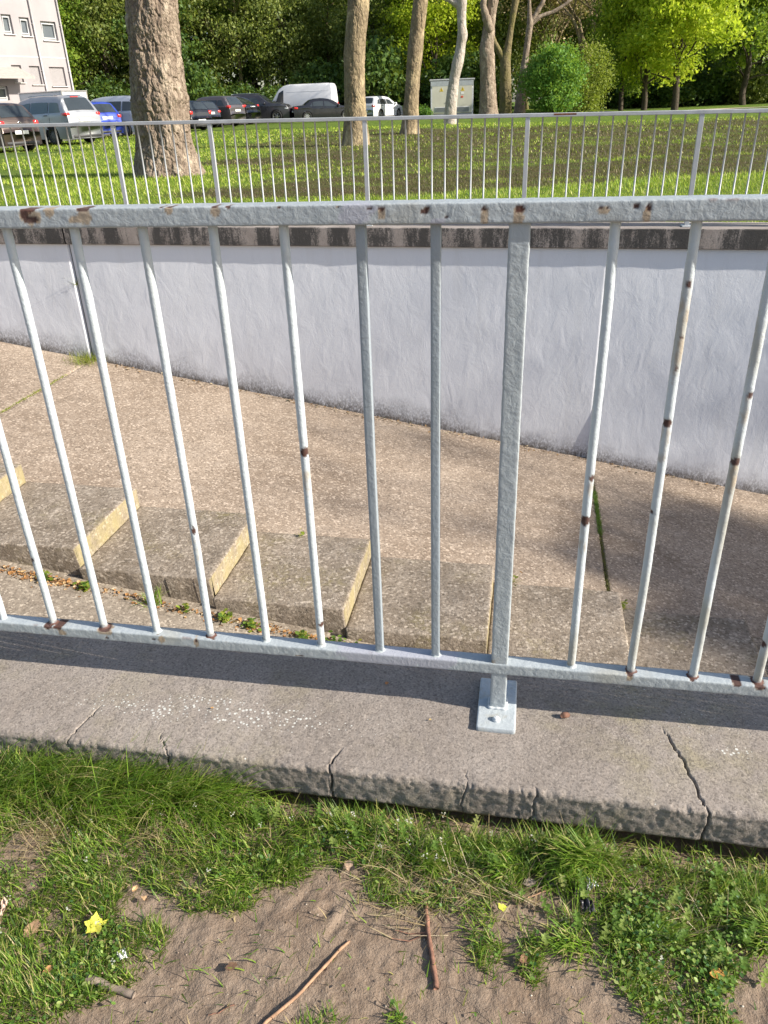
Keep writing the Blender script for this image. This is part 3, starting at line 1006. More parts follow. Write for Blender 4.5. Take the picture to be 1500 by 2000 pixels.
beam_simple("top_rail", -12.5, 12.5, frail, 0.045, 0.034, M_far, far, far_inv, -0.017, n=40)
beam_simple("bottom_rail", -12.5, 12.5, coping_top, 0.04, 0.03, M_far, far, far_inv, 0.11, n=40)
u0r, u1r = on_v(1082, 223, FVV)[0], on_v(1126, 222, FVV)[0]
beam_simple("rust_patch", u0r, u1r, frail, 0.0465, 0.022, M_rustp, far, far_inv, -0.012, n=6)
mbz = MB()
mbz.tube([(0, 0, 0), (0, 0, 1.0)], [0.0083, 0.0083], 8)
bar_me = mbz.data("baluster", M_far, True)
us_b = [on_v(x, 250, FVV)[0] for x in FB_PX]
us_b += [us_b[0] - 0.128 * k for k in range(1, 12)] + [us_b[-1] + 0.128 * k for k in range(1, 8)]
for u in us_b:
    o = obj("baluster", bar_me, far)
    o.matrix_parent_inverse = far_inv
    zb_, zt_ = float(coping_top(u)) + 0.12, float(frail(u)) - 0.033
    o.location = W(u, FVV, zb_)
    o.scale = (1, 1, zt_ - zb_)
for x in FP_PX + [-330, 1720]:
    u = on_v(x, 250, FVV)[0]
    mbp = MB()
    zb_, zt_ = float(coping_top(u)), float(frail(u)) - 0.03
    mbp.box((0, 0, (zt_ - zb_) / 2), (0.042, 0.035, zt_ - zb_), 0, 0.004)
    o = mbp.build("post", M_far, far)
    o.matrix_parent_inverse = far_inv
    o.location = W(u, FVV, zb_)
    o.rotation_euler = (0, 0, TH)
    mbp = MB()
    mbp.box((0, 0, 0.006), (0.10, 0.14, 0.012), 0, 0.003)
    o2 = mbp.build("foot_plate", M_far, o)

# ================================================================== GROUND
m, t, b = new_mat("lawn_soil")
co = geo_pos(t)
n1 = noise(t, co, 0.35, 6, 0.65, 0.4)
n2 = noise(t, co, 3.0, 5, 0.7)
n3 = noise(t, co, 28.0, 4, 0.75)
at = mapr(t, nd(t, "ShaderNodeAttribute", attribute_name="brown").outputs["Fac"], 0.12, 0.55)
g = mixc(t, n3, (0.055, 0.095, 0.014), (0.15, 0.22, 0.035))
g = mixc(t, mapr(t, n2, 0.5, 0.75, 0, 0.6), g, (0.20, 0.22, 0.06))
br = mixc(t, n3, (0.05, 0.04, 0.02), (0.12, 0.09, 0.045))
br = mixc(t, mapr(t, n2, 0.42, 0.7), br, (0.085, 0.115, 0.028))
c = mixc(t, at, g, br)
t.links.new(c, b.inputs["Base Color"])
b.inputs["Roughness"].default_value = 0.95
b.inputs["Specular IOR Level"].default_value = 0.1
bump(t, b, mth(t, 'ADD', n3, n2), 0.8, 0.05)
M_lawn = m


def brown_mask(x, y):
    """rough ground-cover patches on the lawn, 0..1"""
    P_ = np.stack([x, y, np.zeros_like(x)], -1)
    n_ = fbm(P_ * np.array([0.35, 1.0, 1]), 0.5, 3, 101)
    n2_ = fbm(P_, 2.2, 3, 103)
    near = smooth(11.0, 12.3, y + 1.2 * n_ + 0.18 * x * 0)
    left = smooth(-3.6, -1.2, x + 2.2 * n_ + 0.07 * (y - 11))
    farr = 1 - smooth(33, 40, y + 5 * n_)
    band = 0.55 + 0.45 * smooth(-0.25, 0.15, n_ + 0.5 * n2_)
    return np.clip(near * left * farr * band * (0.75 + 0.5 * n2_), 0, 1)


gx = np.concatenate([-np.geomspace(400, 14, 24), np.arange(-13.5, 14, 0.25), np.geomspace(14, 400, 24)])
gy = np.concatenate([np.arange(8.605, 26, 0.2), np.geomspace(26, 600, 60)])
uu, vv = np.meshgrid(gx, gy, indexing='ij')
P = W(uu, vv, 0)
x_, y_ = P[..., 0], P[..., 1]
z_ = terrain(x_, y_) + 0.02 * fbm(P, 0.7, 3, 91) * smooth(9.5, 13, vv)
z_ = np.where(vv < 9.4, coping_top(np.clip(uu, -13, 13)) * (1 - smooth(8.6, 9.4, vv)) + z_ * smooth(8.6, 9.4, vv) - 0.01, z_)
P[..., 2] = z_ + EYE
nu, nv = uu.shape
lawn = mobj("lawn", P.reshape(-1, 3), grid_faces(nu, nv), M_lawn, smooth_sh=True, attrs={"brown": brown_mask(x_, y_).ravel()})
tag(lawn, kind="structure")

# near side soil: worn, trodden earth beside the coping
m, t, b = new_mat("trodden_soil")
co = geo_pos(t)
n1 = noise(t, co, 4.0, 6, 0.65, 0.3)
n2 = noise(t, co, 30.0, 5, 0.7)
n3 = noise(t, co, 210.0, 3, 0.75)
c = mixc(t, mapr(t, n1, 0.3, 0.7), (0.155, 0.108, 0.075), (0.245, 0.185, 0.138))
c = mixc(t, mapr(t, n2, 0.4, 0.75, 0, 0.6), c, (0.295, 0.23, 0.175))
c = mixc(t, mapr(t, n3, 0.56, 0.75, 0, 0.5), c, (0.38, 0.32, 0.265))
c = mixc(t, mapr(t, n3, 0.44, 0.3, 0, 0.6), c, (0.10, 0.07, 0.05))
t.links.new(c, b.inputs["Base Color"])
b.inputs["Roughness"].default_value = 0.97
b.inputs["Specular IOR Level"].default_value = 0.15
bump(t, b, mth(t, 'ADD', n3, mth(t, 'MULTIPLY', n2, 1.5)), 0.8, 0.004)
M_soil = m
SZ = -1.285


def soil_z(u, v):
    P_ = np.stack([np.asarray(u, float), np.asarray(v, float), np.zeros_like(np.asarray(u, float))], -1)
    z = SZ + 0.010 * fbm(P_, 3.2, 3, 111) + 0.0045 * fbm(P_, 16.0, 4, 113) + 0.0030 * fbm(P_, 75.0, 3, 115)
    z = z - 0.012 * smooth(0.2, 0.5, P_[..., 0]) * smooth(0.9, 1.1, P_[..., 1])
    z = z - 0.034 * smooth(1.035, 1.085, P_[..., 1]) * smooth(-0.68, -0.45, P_[..., 0])   # washed-out gap below the coping
    # scuffs and toe prints
    for (cu, cv, a_, l, w_, d_) in ((-0.30, 0.86, 0.9, 0.035, 0.010, 0.010), (-0.27, 0.85, 1.2, 0.045, 0.008, 0.009), (-0.235, 0.86, 0.6, 0.04, 0.009, 0.009), (-0.36, 0.865, 1.0, 0.03, 0.008, 0.007),
                                   (0.02, 0.82, 2.4, 0.04, 0.012, 0.006), (-0.10, 0.73, 0.4, 0.06, 0.02, 0.006), (0.13, 0.78, 0.1, 0.05, 0.015, 0.006)):
        du_, dv_ = P_[..., 0] - cu, P_[..., 1] - cv
        s_ = du_ * math.cos(a_) + dv_ * math.sin(a_)
        q_ = -du_ * math.sin(a_) + dv_ * math.cos(a_)
        g_ = np.exp(-(s_ / l) ** 2 - (q_ / w_) ** 2)
        r_ = np.exp(-(s_ / l) ** 2 - ((q_ - 1.8 * w_) / w_) ** 2)
        z = z - 0.5 * d_ * g_ + 0.12 * d_ * r_
    return z


us = np.concatenate([-np.geomspace(400, 1.6, 30), np.arange(-1.5, 1.05, 0.0042), np.geomspace(1.1, 400, 60)])
vs_g = np.concatenate([-np.geomspace(300, 0.1, 26), np.arange(0.0, 0.5, 0.05), np.arange(0.5, 1.19, 0.0045), [1.195]])
uu, vv = np.meshgrid(us, vs_g, indexing='ij')
P = W(uu, vv, soil_z(uu, vv))
nu, nv = uu.shape
soil = mobj("soil", P.reshape(-1, 3), grid_faces(nu, nv), M_soil, smooth_sh=True)
tag(soil, kind="structure")
# ground closing the two ends of the cutting
for (a_, b_) in ((-400, -13.4), (13.8, 400)):
    e_ = mobj("ground", W(np.array([a_, b_, b_, a_]), np.array([1.19, 1.19, 8.61, 8.61]), np.array([-1.2, -1.2, -1.08, -1.08])), [(0, 1, 2, 3)], M_lawn, attrs={"brown": np.zeros(4)})
    tag(e_, kind="structure")
mb = MB()
c8 = [W(u, v, z) for z in (-6.6, -1.09) for u, v in ((13.9, 1.2), (14.3, 1.2), (14.3, 8.6), (13.9, 8.6))]
mb.add(c8, [(0, 3, 2, 1), (4, 5, 6, 7), (0, 1, 5, 4), (1, 2, 6, 5), (2, 3, 7, 6), (3, 0, 4, 7)])
tag(mb.build("end_wall", M_strip), "plain concrete wall closing the low end of the ramp", "wall")

# ================================================================== GRASS AND WEEDS
def blades(P0, length, width, az, lean, curl, cols, segs=3):
    """curved grass blades: P0 (n,3) roots. Returns verts, faces, colours"""
    n = len(P0)
    t_ = np.linspace(0, 1, segs + 1)
    d = np.stack([np.cos(az), np.sin(az), np.zeros(n)], -1)
    side = np.stack([-np.sin(az), np.cos(az), np.zeros(n)], -1)
    vs_l = []
    for k, tk in enumerate(t_):
        ang = lean + curl * tk
        # integrate along the bend roughly
        h_ = length * tk * np.cos(lean + curl * tk * 0.5)
        f_ = length * tk * np.sin(lean + curl * tk * 0.5)
        c_ = P0 + d * f_[:, None] + np.array([0, 0, 1.0]) * h_[:, None]
        w_ = width * (1 - tk) ** 0.6 * 0.5
        if k == segs:
            vs_l.append(c_[:, None, :])
        else:
            vs_l.append(np.stack([c_ - side * w_[:, None], c_ + side * w_[:, None]], 1))
    verts = np.concatenate(vs_l, 1)                      # n, 2*segs+1, 3
    m_ = 2 * segs + 1
    base = np.arange(n)[:, None] * m_
    tris = []
    for k in range(segs - 1):
        a0 = 2 * k
        tris += [(a0, a0 + 1, a0 + 3), (a0, a0 + 3, a0 + 2)]
    tris.append((2 * segs - 2, 2 * segs - 1, 2 * segs))
    F_ = (base[:, None, :] + np.array(tris)[None]).reshape(-1, 3)
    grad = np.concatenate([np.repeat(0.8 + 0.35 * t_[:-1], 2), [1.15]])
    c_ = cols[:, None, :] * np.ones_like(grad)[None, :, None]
    return verts.reshape(-1, 3), F_, c_.reshape(-1, 3)


def attr_leaf_mat(name, trans=0.4, rough=0.5):
    m_ = bpy.data.materials.new(name)
    m_.use_nodes = True
    t_ = m_.node_tree
    t_.nodes.clear()
    a_ = nd(t_, "ShaderNodeVertexColor", layer_name="Col").outputs[0]
    d_ = nd(t_, "ShaderNodeBsdfPrincipled", {"Base Color": a_, "Roughness": rough, "Specular IOR Level": 0.4})
    tr = nd(t_, "ShaderNodeBsdfTranslucent", {"Color": mixc(t_, 0.3, a_, (0.45, 0.6, 0.05))})
    mx = nd(t_, "ShaderNodeMixShader", {0: trans, 1: d_.outputs[0], 2: tr.outputs[0]})
    nd(t_, "ShaderNodeOutputMaterial", {"Surface": mx.outputs[0]})
    return m_


M_blade = attr_leaf_mat("grass_blade")
M_lawnblade = attr_leaf_mat("lawn_blade", 0.35, 0.6)


def pick_cols(n, table, jitter=0.25):
    tb = np.array([c_[0] for c_ in table])
    w_ = np.array([c_[1] for c_ in table], float)
    i_ = rng.choice(len(tb), n, p=w_ / w_.sum())
    return tb[i_] * (1 + jitter * (rng.random((n, 1)) - 0.5) * 2)


def in_poly(px, py, poly):
    r = np.zeros(len(px), bool)
    n = len(poly)
    j = n - 1
    for i in range(n):
        xi, yi = poly[i]
        xj, yj = poly[j]
        c_ = ((yi > py) != (yj > py)) & (px < (xj - xi) * (py - yi) / (yj - yi + 1e-12) + xi)
        r ^= c_
        j = i
    return r


def poly_uv(pix):
    return [on_z_uv(x, y, SZ) for x, y in pix]


GREEN_ZONES = [poly_uv(p) for p in (
    [(-1000, 1380), (2600, 1690), (2600, 1900), (1700, 1760), (1560, 1700), (1450, 1690), (1330, 1660), (1180, 1700), (1080, 1680), (1010, 1760), (860, 1790), (720, 1760), (690, 1700), (600, 1700),
     (520, 1740), (470, 1800), (400, 1790), (350, 1760), (280, 1780), (330, 1830), (300, 1870), (260, 1930), (150, 1960), (60, 2060), (-1000, 1900)],
    [(1130, 1700), (1300, 1640), (1420, 1700), (1520, 1730), (1530, 1850), (1440, 1880), (1420, 1960), (1430, 2080), (1260, 2080), (1240, 1980), (1170, 1920), (1180, 1840), (1140, 1770)],
    [(890, 1780), (960, 1770), (980, 1850), (950, 1930), (930, 1880)],
    [(1030, 1790), (1060, 1860), (1040, 1950), (1010, 1880)], [(1090, 1780), (1150, 1800), (1150, 1860), (1100, 1850)], [(560, 1990), (650, 1985), (660, 2060), (550, 2060)], [(770, 1980), (800, 1985), (790, 2030)])]
BARE_SPOTS = [(on_z_uv(60, 1650, SZ), 0.055), (on_z_uv(270, 1770, SZ), 0.045), (on_z_uv(1065, 1760, SZ), 0.05), (on_z_uv(1080, 1690, SZ), 0.03), (on_z_uv(110, 1800, SZ), 0.022), (on_z_uv(690, 1720, SZ), 0.03)]


def grass_density(u, v):
    P_ = np.stack([u, v, np.zeros_like(u)], -1)
    du_, dv_ = 0.018 * fbm(P_, 28, 2, 121), 0.018 * fbm(P_, 28, 2, 123)
    d = np.zeros(len(u))
    for zn in GREEN_ZONES:
        d = np.maximum(d, in_poly(u + du_, v + dv_, zn).astype(float))
    for (c_, r_) in BARE_SPOTS:
        q = np.hypot(u - c_[0], v - c_[1]) / r_
        d *= 0.06 + 0.94 * smooth(0.6, 1.15, q + 0.3 * fbm(P_, 40, 2, 125))
    d *= 0.30 + 0.70 * smooth(-0.35, 0.25, fbm(P_, 17, 3, 127))
    d *= 1 - 0.8 * smooth(1.055, 1.075, v) * smooth(-0.65, -0.5, u)
    return np.maximum(d, 0.012)


def scatter(n, fn, ur=(-1.8, 1.35), vr=(0.5, 1.13)):
    u = rng.uniform(ur[0], ur[1], n * 5)
    v = rng.uniform(vr[0], vr[1], n * 5)
    k = rng.random(n * 5) < fn(u, v)
    return u[k][:n], v[k][:n]


GREENS = [((0.09, 0.18, 0.02), 3), ((0.16, 0.27, 0.03), 4), ((0.25, 0.34, 0.05), 3), ((0.05, 0.11, 0.02), 1.6), ((0.40, 0.38, 0.12), 1.6), ((0.46, 0.36, 0.19), 1.0)]
u, v = scatter(68000, grass_density)
n = len(u)
tall = smooth(0.93, 1.08, v) * (0.6 + 0.8 * smooth(-0.55, -0.95, u))
tall2 = np.exp(-((u - 0.16) / 0.06) ** 2 - ((v - 1.03) / 0.05) ** 2)
L = (0.014 + 0.026 * rng.random(n) ** 1.5) * (1 + 1.4 * tall + 1.6 * tall2)
az = rng.random(n) * 2 * math.pi
tuft = fbm(np.stack([u, v, u * 0], -1), 9, 2, 131) * 4
az = np.where(rng.random(n) < 0.55, -1.2 + tuft + rng.normal(0, 0.7, n), az)
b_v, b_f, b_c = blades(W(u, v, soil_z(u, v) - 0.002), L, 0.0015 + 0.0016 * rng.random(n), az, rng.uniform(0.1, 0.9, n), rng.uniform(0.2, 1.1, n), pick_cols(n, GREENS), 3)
# long overhanging tussock at the left against the coping, and dry straw
def tussock(cu, cv, ru, rv, n_, l0, l1, azm, cols):
    u_ = cu + ru * rng.normal(0, 0.5, n_)
    v_ = np.minimum(cv + rv * rng.normal(0, 0.5, n_), 1.095)
    return blades(W(u_, v_, soil_z(u_, v_) - 0.003), rng.uniform(l0, l1, n_), 0.0020 + 0.0024 * rng.random(n_), azm + rng.normal(0, 0.75, n_), rng.uniform(0.1, 0.7, n_), rng.uniform(0.5, 1.5, n_), pick_cols(n_, cols), 5)


parts = [(b_v, b_f, b_c)]
BR = [((0.12, 0.235, 0.022), 3), ((0.20, 0.32, 0.035), 3), ((0.30, 0.39, 0.07), 2.2), ((0.46, 0.40, 0.17), 1.1), ((0.07, 0.14, 0.02), 1)]
for (cu, cv) in ((-0.93, 1.05), (-0.80, 1.06), (-0.70, 1.05), (-1.02, 1.06), (-0.62, 1.06), (-0.86, 1.0), (-1.05, 1.0)):
    parts.append(tussock(cu, cv, 0.09, 0.05, 360, 0.06, 0.16, -0.3, BR))
for (cu, cv, n_, l1) in ((0.12, 1.04, 500, 0.10), (0.17, 1.03, 400, 0.10), (0.10, 0.99, 260, 0.07), (0.47, 0.93, 420, 0.065), (0.27, 0.90, 300, 0.055), (-0.14, 0.99, 300, 0.06), (0.02, 1.0, 260, 0.055), (-0.48, 0.90, 320, 0.04), (-0.40, 0.93, 260, 0.04), (0.13, 0.86, 180, 0.04)):
    parts.append(tussock(cu, cv, 0.04, 0.03, n_, 0.03, l1, rng.uniform(-3, 0), BR))
STRAW = [((0.46, 0.37, 0.22), 2), ((0.36, 0.27, 0.15), 2), ((0.52, 0.44, 0.30), 1)]
for (cu, cv, n_) in ((-0.93, 0.97, 240), (-0.86, 0.93, 140), (-0.2, 0.98, 160), (-0.13, 0.88, 60), (0.33, 0.93, 60), (-0.65, 0.98, 140), (0.05, 0.93, 60), (-0.08, 0.94, 90)):
    u_ = cu + 0.06 * rng.normal(0, 0.7, n_)
    v_ = np.minimum(cv + 0.04 * rng.normal(0, 0.7, n_), 1.09)
    parts.append(blades(W(u_, v_, soil_z(u_, v_) + 0.006 * rng.random(n_)), rng.uniform(0.03, 0.085, n_), 0.0010 + 0.0012 * rng.random(n_), rng.random(n_) * 6.28, rng.uniform(0.9, 1.45, n_), rng.uniform(-0.2, 0.3, n_), pick_cols(n_, STRAW), 3))


def join(parts_):
    vs_j, fs_j, cs_j, o_ = [], [], [], 0
    for v_, f_, c_ in parts_:
        vs_j.append(v_)
        fs_j.append(f_ + o_)
        cs_j.append(c_)
        o_ += len(v_)
    return np.concatenate(vs_j), np.concatenate(fs_j), np.concatenate(cs_j)


v_, f_, c_ = join(parts)
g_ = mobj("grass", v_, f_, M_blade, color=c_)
tag(g_, "uneven green grass with dry straw between coping and bare soil", "grass", kind="stuff")


# small-leaved weeds: cupped oval leaves on short stems
def leaves(P0, size, az, tilt, cols, aspect=0.6, cup=0.25):
    n_ = len(P0)
    # outline of an ovate leaf, pointed tip, stalk end at the origin
    ol = np.array([(0, 0), (0.25, 0.30), (0.55, 0.42), (0.82, 0.28), (1.0, 0.0), (0.82, -0.28), (0.55, -0.42), (0.25, -0.30), (0.5, 0.0)])
    ol[:, 1] *= aspect / 0.6
    z0 = np.abs(ol[:, 1]) * cup - 0.25 * ol[:, 0] ** 2 * cup
    d = np.stack([np.cos(az), np.sin(az), np.zeros(n_)], -1)
    s = np.stack([-np.sin(az), np.cos(az), np.zeros(n_)], -1)
    up = np.array([0, 0, 1.0])
    dd = d * np.cos(tilt)[:, None] + up * np.sin(tilt)[:, None]
    nn = -d * np.sin(tilt)[:, None] + up * np.cos(tilt)[:, None]
    v_l = P0[:, None, :] + size[:, None, None] * (ol[None, :, 0, None] * dd[:, None, :] + ol[None, :, 1, None] * s[:, None, :] + z0[None, :, None] * nn[:, None, :])
    tri = np.array([(8, i, (i + 1) % 8) for i in range(8)])
    F_ = (np.arange(n_)[:, None, None] * 9 + tri[None]).reshape(-1, 3)
    c_l = np.repeat(cols, 9, 0)
    return v_l.reshape(-1, 3), F_, c_l


def weed_density(u, v):
    P_ = np.stack([u, v, u * 0], -1)
    g = grass_density(u, v)
    z_l = np.maximum(np.exp(-((u - 0.33) / 0.17) ** 2 - ((v - 0.90) / 0.13) ** 2) * 1.2, 0.22)
    z_l = np.maximum(z_l, 0.8 * np.exp(-((u + 0.30) / 0.28) ** 2 - ((v - 1.03) / 0.05) ** 2))
    z_l = np.maximum(z_l, 0.7 * np.exp(-((u + 0.72) / 0.10) ** 2 - ((v - 0.72) / 0.10) ** 2))
    return g * z_l * smooth(-0.3, 0.3, fbm(P_, 12, 2, 141))


u, v = scatter(22000, weed_density)
n = len(u)
WCOL = [((0.09, 0.19, 0.035), 3), ((0.15, 0.27, 0.045), 3), ((0.26, 0.36, 0.08), 2.4), ((0.38, 0.44, 0.15), 1.4), ((0.06, 0.14, 0.045), 1.6)]
h_ = rng.random(n) ** 1.3 * (0.016 + 0.022 * np.exp(-((u - 0.36) / 0.12) ** 2))
P_ = W(u, v, soil_z(u, v) + 0.003 + h_)
parts = [leaves(P_, 0.0042 + 0.0058 * rng.random(n), rng.random(n) * 6.28, rng.uniform(-0.3, 0.8, n), pick_cols(n, WCOL), aspect=0.5)]
# upright leafy stems with whorls
for (cu, cv) in [(0.30 + 0.13 * rng.normal(), 0.93 + 0.06 * rng.normal()) for _ in range(46)] + [(-0.30 + 0.2 * rng.normal(), 1.03 + 0.025 * rng.normal()) for _ in range(18)]:
    cv = min(cv, 1.08)
    hh = rng.uniform(0.025, 0.06)
    lean_a, lean_m = rng.random() * 6.28, rng.uniform(0.1, 0.5)
    k_ = int(hh / 0.0055)
    tt = np.linspace(0.15, 1, k_)
    pp = W(cu + hh * tt * lean_m * math.cos(lean_a), cv + hh * tt * lean_m * math.sin(lean_a), soil_z(np.array([cu]), np.array([cv]))[0] + hh * tt)
    pp = np.repeat(pp, 3, 0)
    az = np.tile(np.array([0, 2.1, 4.2]), k_) + np.repeat(np.arange(k_) * 1.2, 3)
    cc = pick_cols(1, [((0.13, 0.22, 0.04), 2), ((0.24, 0.31, 0.08), 1.3), ((0.33, 0.36, 0.13), 0.6)], 0.1)
    parts.append(leaves(pp, np.repeat(0.013 - 0.006 * tt, 3), az, rng.uniform(0.0, 0.6, 3 * k_), np.repeat(cc, 3 * k_, 0) * (0.85 + 0.3 * rng.random((3 * k_, 1))), aspect=0.42))
v_, f_, c_ = join(parts)
g_ = mobj("weeds", v_, f_, M_blade, color=c_, smooth_sh=True)
tag(g_, "low leafy weeds mixed into the grass strip by the coping", "weeds", kind="stuff")

# tiny white flower heads on stalks
def flower_density(u, v):
    g = grass_density(u, v)
    return g * np.maximum(np.exp(-((u + 0.22) / 0.22) ** 2 - ((v - 1.02) / 0.06) ** 2), 0.10)


M_petal = plain("white_petals", (0.72, 0.71, 0.62), 0.6, var=0.1)
u, v = scatter(360, flower_density)
n = len(u)
hh = rng.uniform(0.02, 0.05, n)
parts, fl = [], []
stem = blades(W(u, v, soil_z(u, v)), hh * 1.02, np.full(n, 0.0012), rng.random(n) * 6.28, np.full(n, 0.08), np.full(n, 0.1), pick_cols(n, [((0.2, 0.26, 0.08), 1)]), 2)
base_p = W(u, v, soil_z(u, v) + hh)
for k in range(5):
    off = rng.normal(0, 0.0026, (n, 3))
    fl.append(leaves(base_p + off, 0.0022 + 0.0016 * rng.random(n), rng.random(n) * 6.28, rng.uniform(-0.2, 0.6, n), np.tile(np.array([[0.72, 0.71, 0.60]]), (n, 1)) * (0.75 + 0.3 * rng.random((n, 1))), aspect=0.8))
v_, f_, c_ = join([stem] + fl)
g_ = mobj("wild_flowers", v_, f_, M_blade, color=c_)
tag(g_, "tiny white flower heads scattered through the grass strip", "flowers", kind="stuff")

# crumbs, grit and dead bits on the bare soil
n = 2600
u = rng.uniform(-1.2, 0.7, n)
v = rng.uniform(0.5, 1.10, n)
oc = np.array([(1, 0, 0), (-1, 0, 0), (0, 1, 0), (0, -1, 0), (0, 0, 1), (0, 0, -1)], float)
of = np.array([(0, 2, 4), (2, 1, 4), (1, 3, 4), (3, 0, 4), (2, 0, 5), (1, 2, 5), (3, 1, 5), (0, 3, 5)])
s_ = (0.0007 + 0.0026 * rng.random(n) ** 4)
pv_ = W(u, v, soil_z(u, v))[:, None, :] + s_[:, None, None] * oc[None] * rng.uniform(0.5, 1.3, (n, 6, 3))
gc = np.repeat(pick_cols(n, [((0.22, 0.17, 0.13), 4), ((0.30, 0.25, 0.2), 2), ((0.12, 0.08, 0.05), 2), ((0.42, 0.38, 0.32), 0.5)]), 6, 0)
m_grit, t, b = new_mat("grit")
t.links.new(nd(t, "ShaderNodeVertexColor", layer_name="Col").outputs[0], b.inputs["Base Color"])
b.inputs["Roughness"].default_value = 0.9
g_ = mobj("grit", pv_.reshape(-1, 3), (np.arange(n)[:, None, None] * 6 + of[None]).reshape(-1, 3), m_grit, color=gc)
tag(g_, "small crumbs of soil and grit on the bare earth", "grit", kind="stuff")

# ------------------------------------------------------------------ growth in the joints of the ramp
def line_tufts(path, n_, l0, l1, spread, cols, lean=(0.0, 0.7)):
    path = np.array(path)
    t_ = rng.random(n_) * (len(path) - 1)
    i_ = np.minimum(t_.astype(int), len(path) - 2)
    p = path[i_] + (path[i_ + 1] - path[i_]) * (t_ - i_)[:, None]
    u_ = p[:, 0] + rng.normal(0, spread, n_)
    v_ = p[:, 1] + rng.normal(0, spread, n_)
    z_ = p[:, 2]
    return blades(W(u_, v_, z_), rng.uniform(l0, l1, n_), 0.003 + 0.003 * rng.random(n_), rng.random(n_) * 6.28, rng.uniform(*lean, n_), rng.uniform(0.2, 1.0, n_), pick_cols(n_, cols), 2)


def fl(u, v, dz=0.0):
    return (u, v, float(floor_z(u)) + dz)


YG = [((0.30, 0.33, 0.05), 2), ((0.22, 0.29, 0.04), 2), ((0.40, 0.38, 0.10), 1)]
MG = [((0.10, 0.19, 0.03), 2), ((0.16, 0.26, 0.04), 2), ((0.07, 0.13, 0.02), 1)]
OL = [((0.16, 0.15, 0.05), 2), ((0.20, 0.19, 0.06), 1), ((0.11, 0.10, 0.04), 1)]
sets = {
    "moss": ([(fl(0.772, 7.35), fl(0.772, 6.45)), 1500, 0.01, 0.035, 0.011, MG], [(fl(0.772, 6.5), fl(0.772, 5.35)), 900, 0.006, 0.022, 0.009, OL], [(fl(-5.04, 7.6), fl(-5.04, 6.0)), 900, 0.008, 0.025, 0.012, YG],
             [(fl(0.772, 8.0), fl(0.772, 7.3)), 300, 0.006, 0.02, 0.012, OL]),
}
parts = [line_tufts(*a_) for a_ in sets["moss"]]
v_, f_, c_ = join(parts)
tag(mobj("moss", v_, f_, M_blade, color=c_), "green moss and sprigs filling the joints across the ramp", "moss", kind="stuff")


def small_plant(name, label, u, v, z, n_, l0, l1, spread, cols, lean=(0.1, 0.9), width=0.004, leafy=0, group=None):
    root = W(u, v, z)
    az = rng.random(n_) * 6.28
    p0 = np.tile(root, (n_, 1)) * 0 + np.stack([rng.normal(0, spread, n_), rng.normal(0, spread, n_), np.zeros(n_)], -1)
    parts_ = [blades(p0, rng.uniform(l0, l1, n_), width * (0.6 + 0.6 * rng.random(n_)), az, rng.uniform(*lean, n_), rng.uniform(0.2, 1.0, n_), pick_cols(n_, cols), 4)]
    if leafy:
        q0 = np.stack([rng.normal(0, spread * 1.3, leafy), rng.normal(0, spread * 1.3, leafy), rng.random(leafy) * l1 * 0.7], -1)
        parts_.append(leaves(q0, rng.uniform(0.02, 0.04, leafy), rng.random(leafy) * 6.28, rng.uniform(-0.2, 0.7, leafy), pick_cols(leafy, cols)))
    v_, f_, c_ = join(parts_)
    o_ = mobj(name, v_, f_, M_blade, color=c_)
    o_.location = root
    return tag(o_, label, "plant", group)


small_plant("grass_tuft", "yellow-green grass tuft at the foot of the white wall's joint", -5.06, 8.10, float(floor_z(-5.06)), 420, 0.06, 0.20, 0.10, YG, (0.2, 1.1))
small_plant("grass_tuft", "small grass tuft growing from the joint halfway up the white wall", -5.055, 8.215, -1.68, 46, 0.05, 0.20, 0.012, YG + OL, (0.5, 1.5))
small_plant("grass_tuft", "long-bladed grass tuft in the gutter beside a step", -2.52, 4.20, float(floor_z(-2.52)) - 0.10, 60, 0.08, 0.20, 0.025, BR, (0.2, 1.0), 0.007)
gut = lambda u: float(floor_z(u)) - 0.10
for k, (u, n_, lf) in enumerate(((-3.33, 20, 40), (-3.02, 20, 40), (-1.98, 25, 60), (-1.80, 15, 40), (-1.42, 20, 36), (-1.05, 20, 30), (-0.62, 10, 20), (-2.28, 8, 16))):
    small_plant("leafy_weed", "small leafy green weed in the littered gutter beside the steps", u, 4.20, gut(u), n_, 0.03, 0.07, 0.016, MG + YG, (0.2, 1.2), 0.005, lf, "weeds in the gutter")
small_plant("leafy_weed", "broad-leaved bright green weed in the gutter below a step", -1.20, 4.19, gut(-1.2), 10, 0.05, 0.09, 0.03, MG, (0.2, 1.0), 0.012, 40)
small_plant("leafy_weed", "yellow-green weed at the back corner of a step", 0.86, 5.30, float(floor_z(0.86)), 40, 0.03, 0.07, 0.018, YG, (0.2, 1.2), 0.006, 30)
small_plant("leafy_weed", "reddish-green weed behind the steps", -0.02, 5.31, float(floor_z(-0.02)), 16, 0.05, 0.12, 0.025, [((0.25, 0.13, 0.06), 1), ((0.22, 0.25, 0.06), 2)], (0.1, 1.0), 0.006, 12)
small_plant("leafy_weed", "tiny yellow-green seedling at the back of a tread", -1.72, 5.25, float(floor_z(-2.1)), 8, 0.02, 0.05, 0.015, YG, (0.1, 1.0), 0.006, 8)

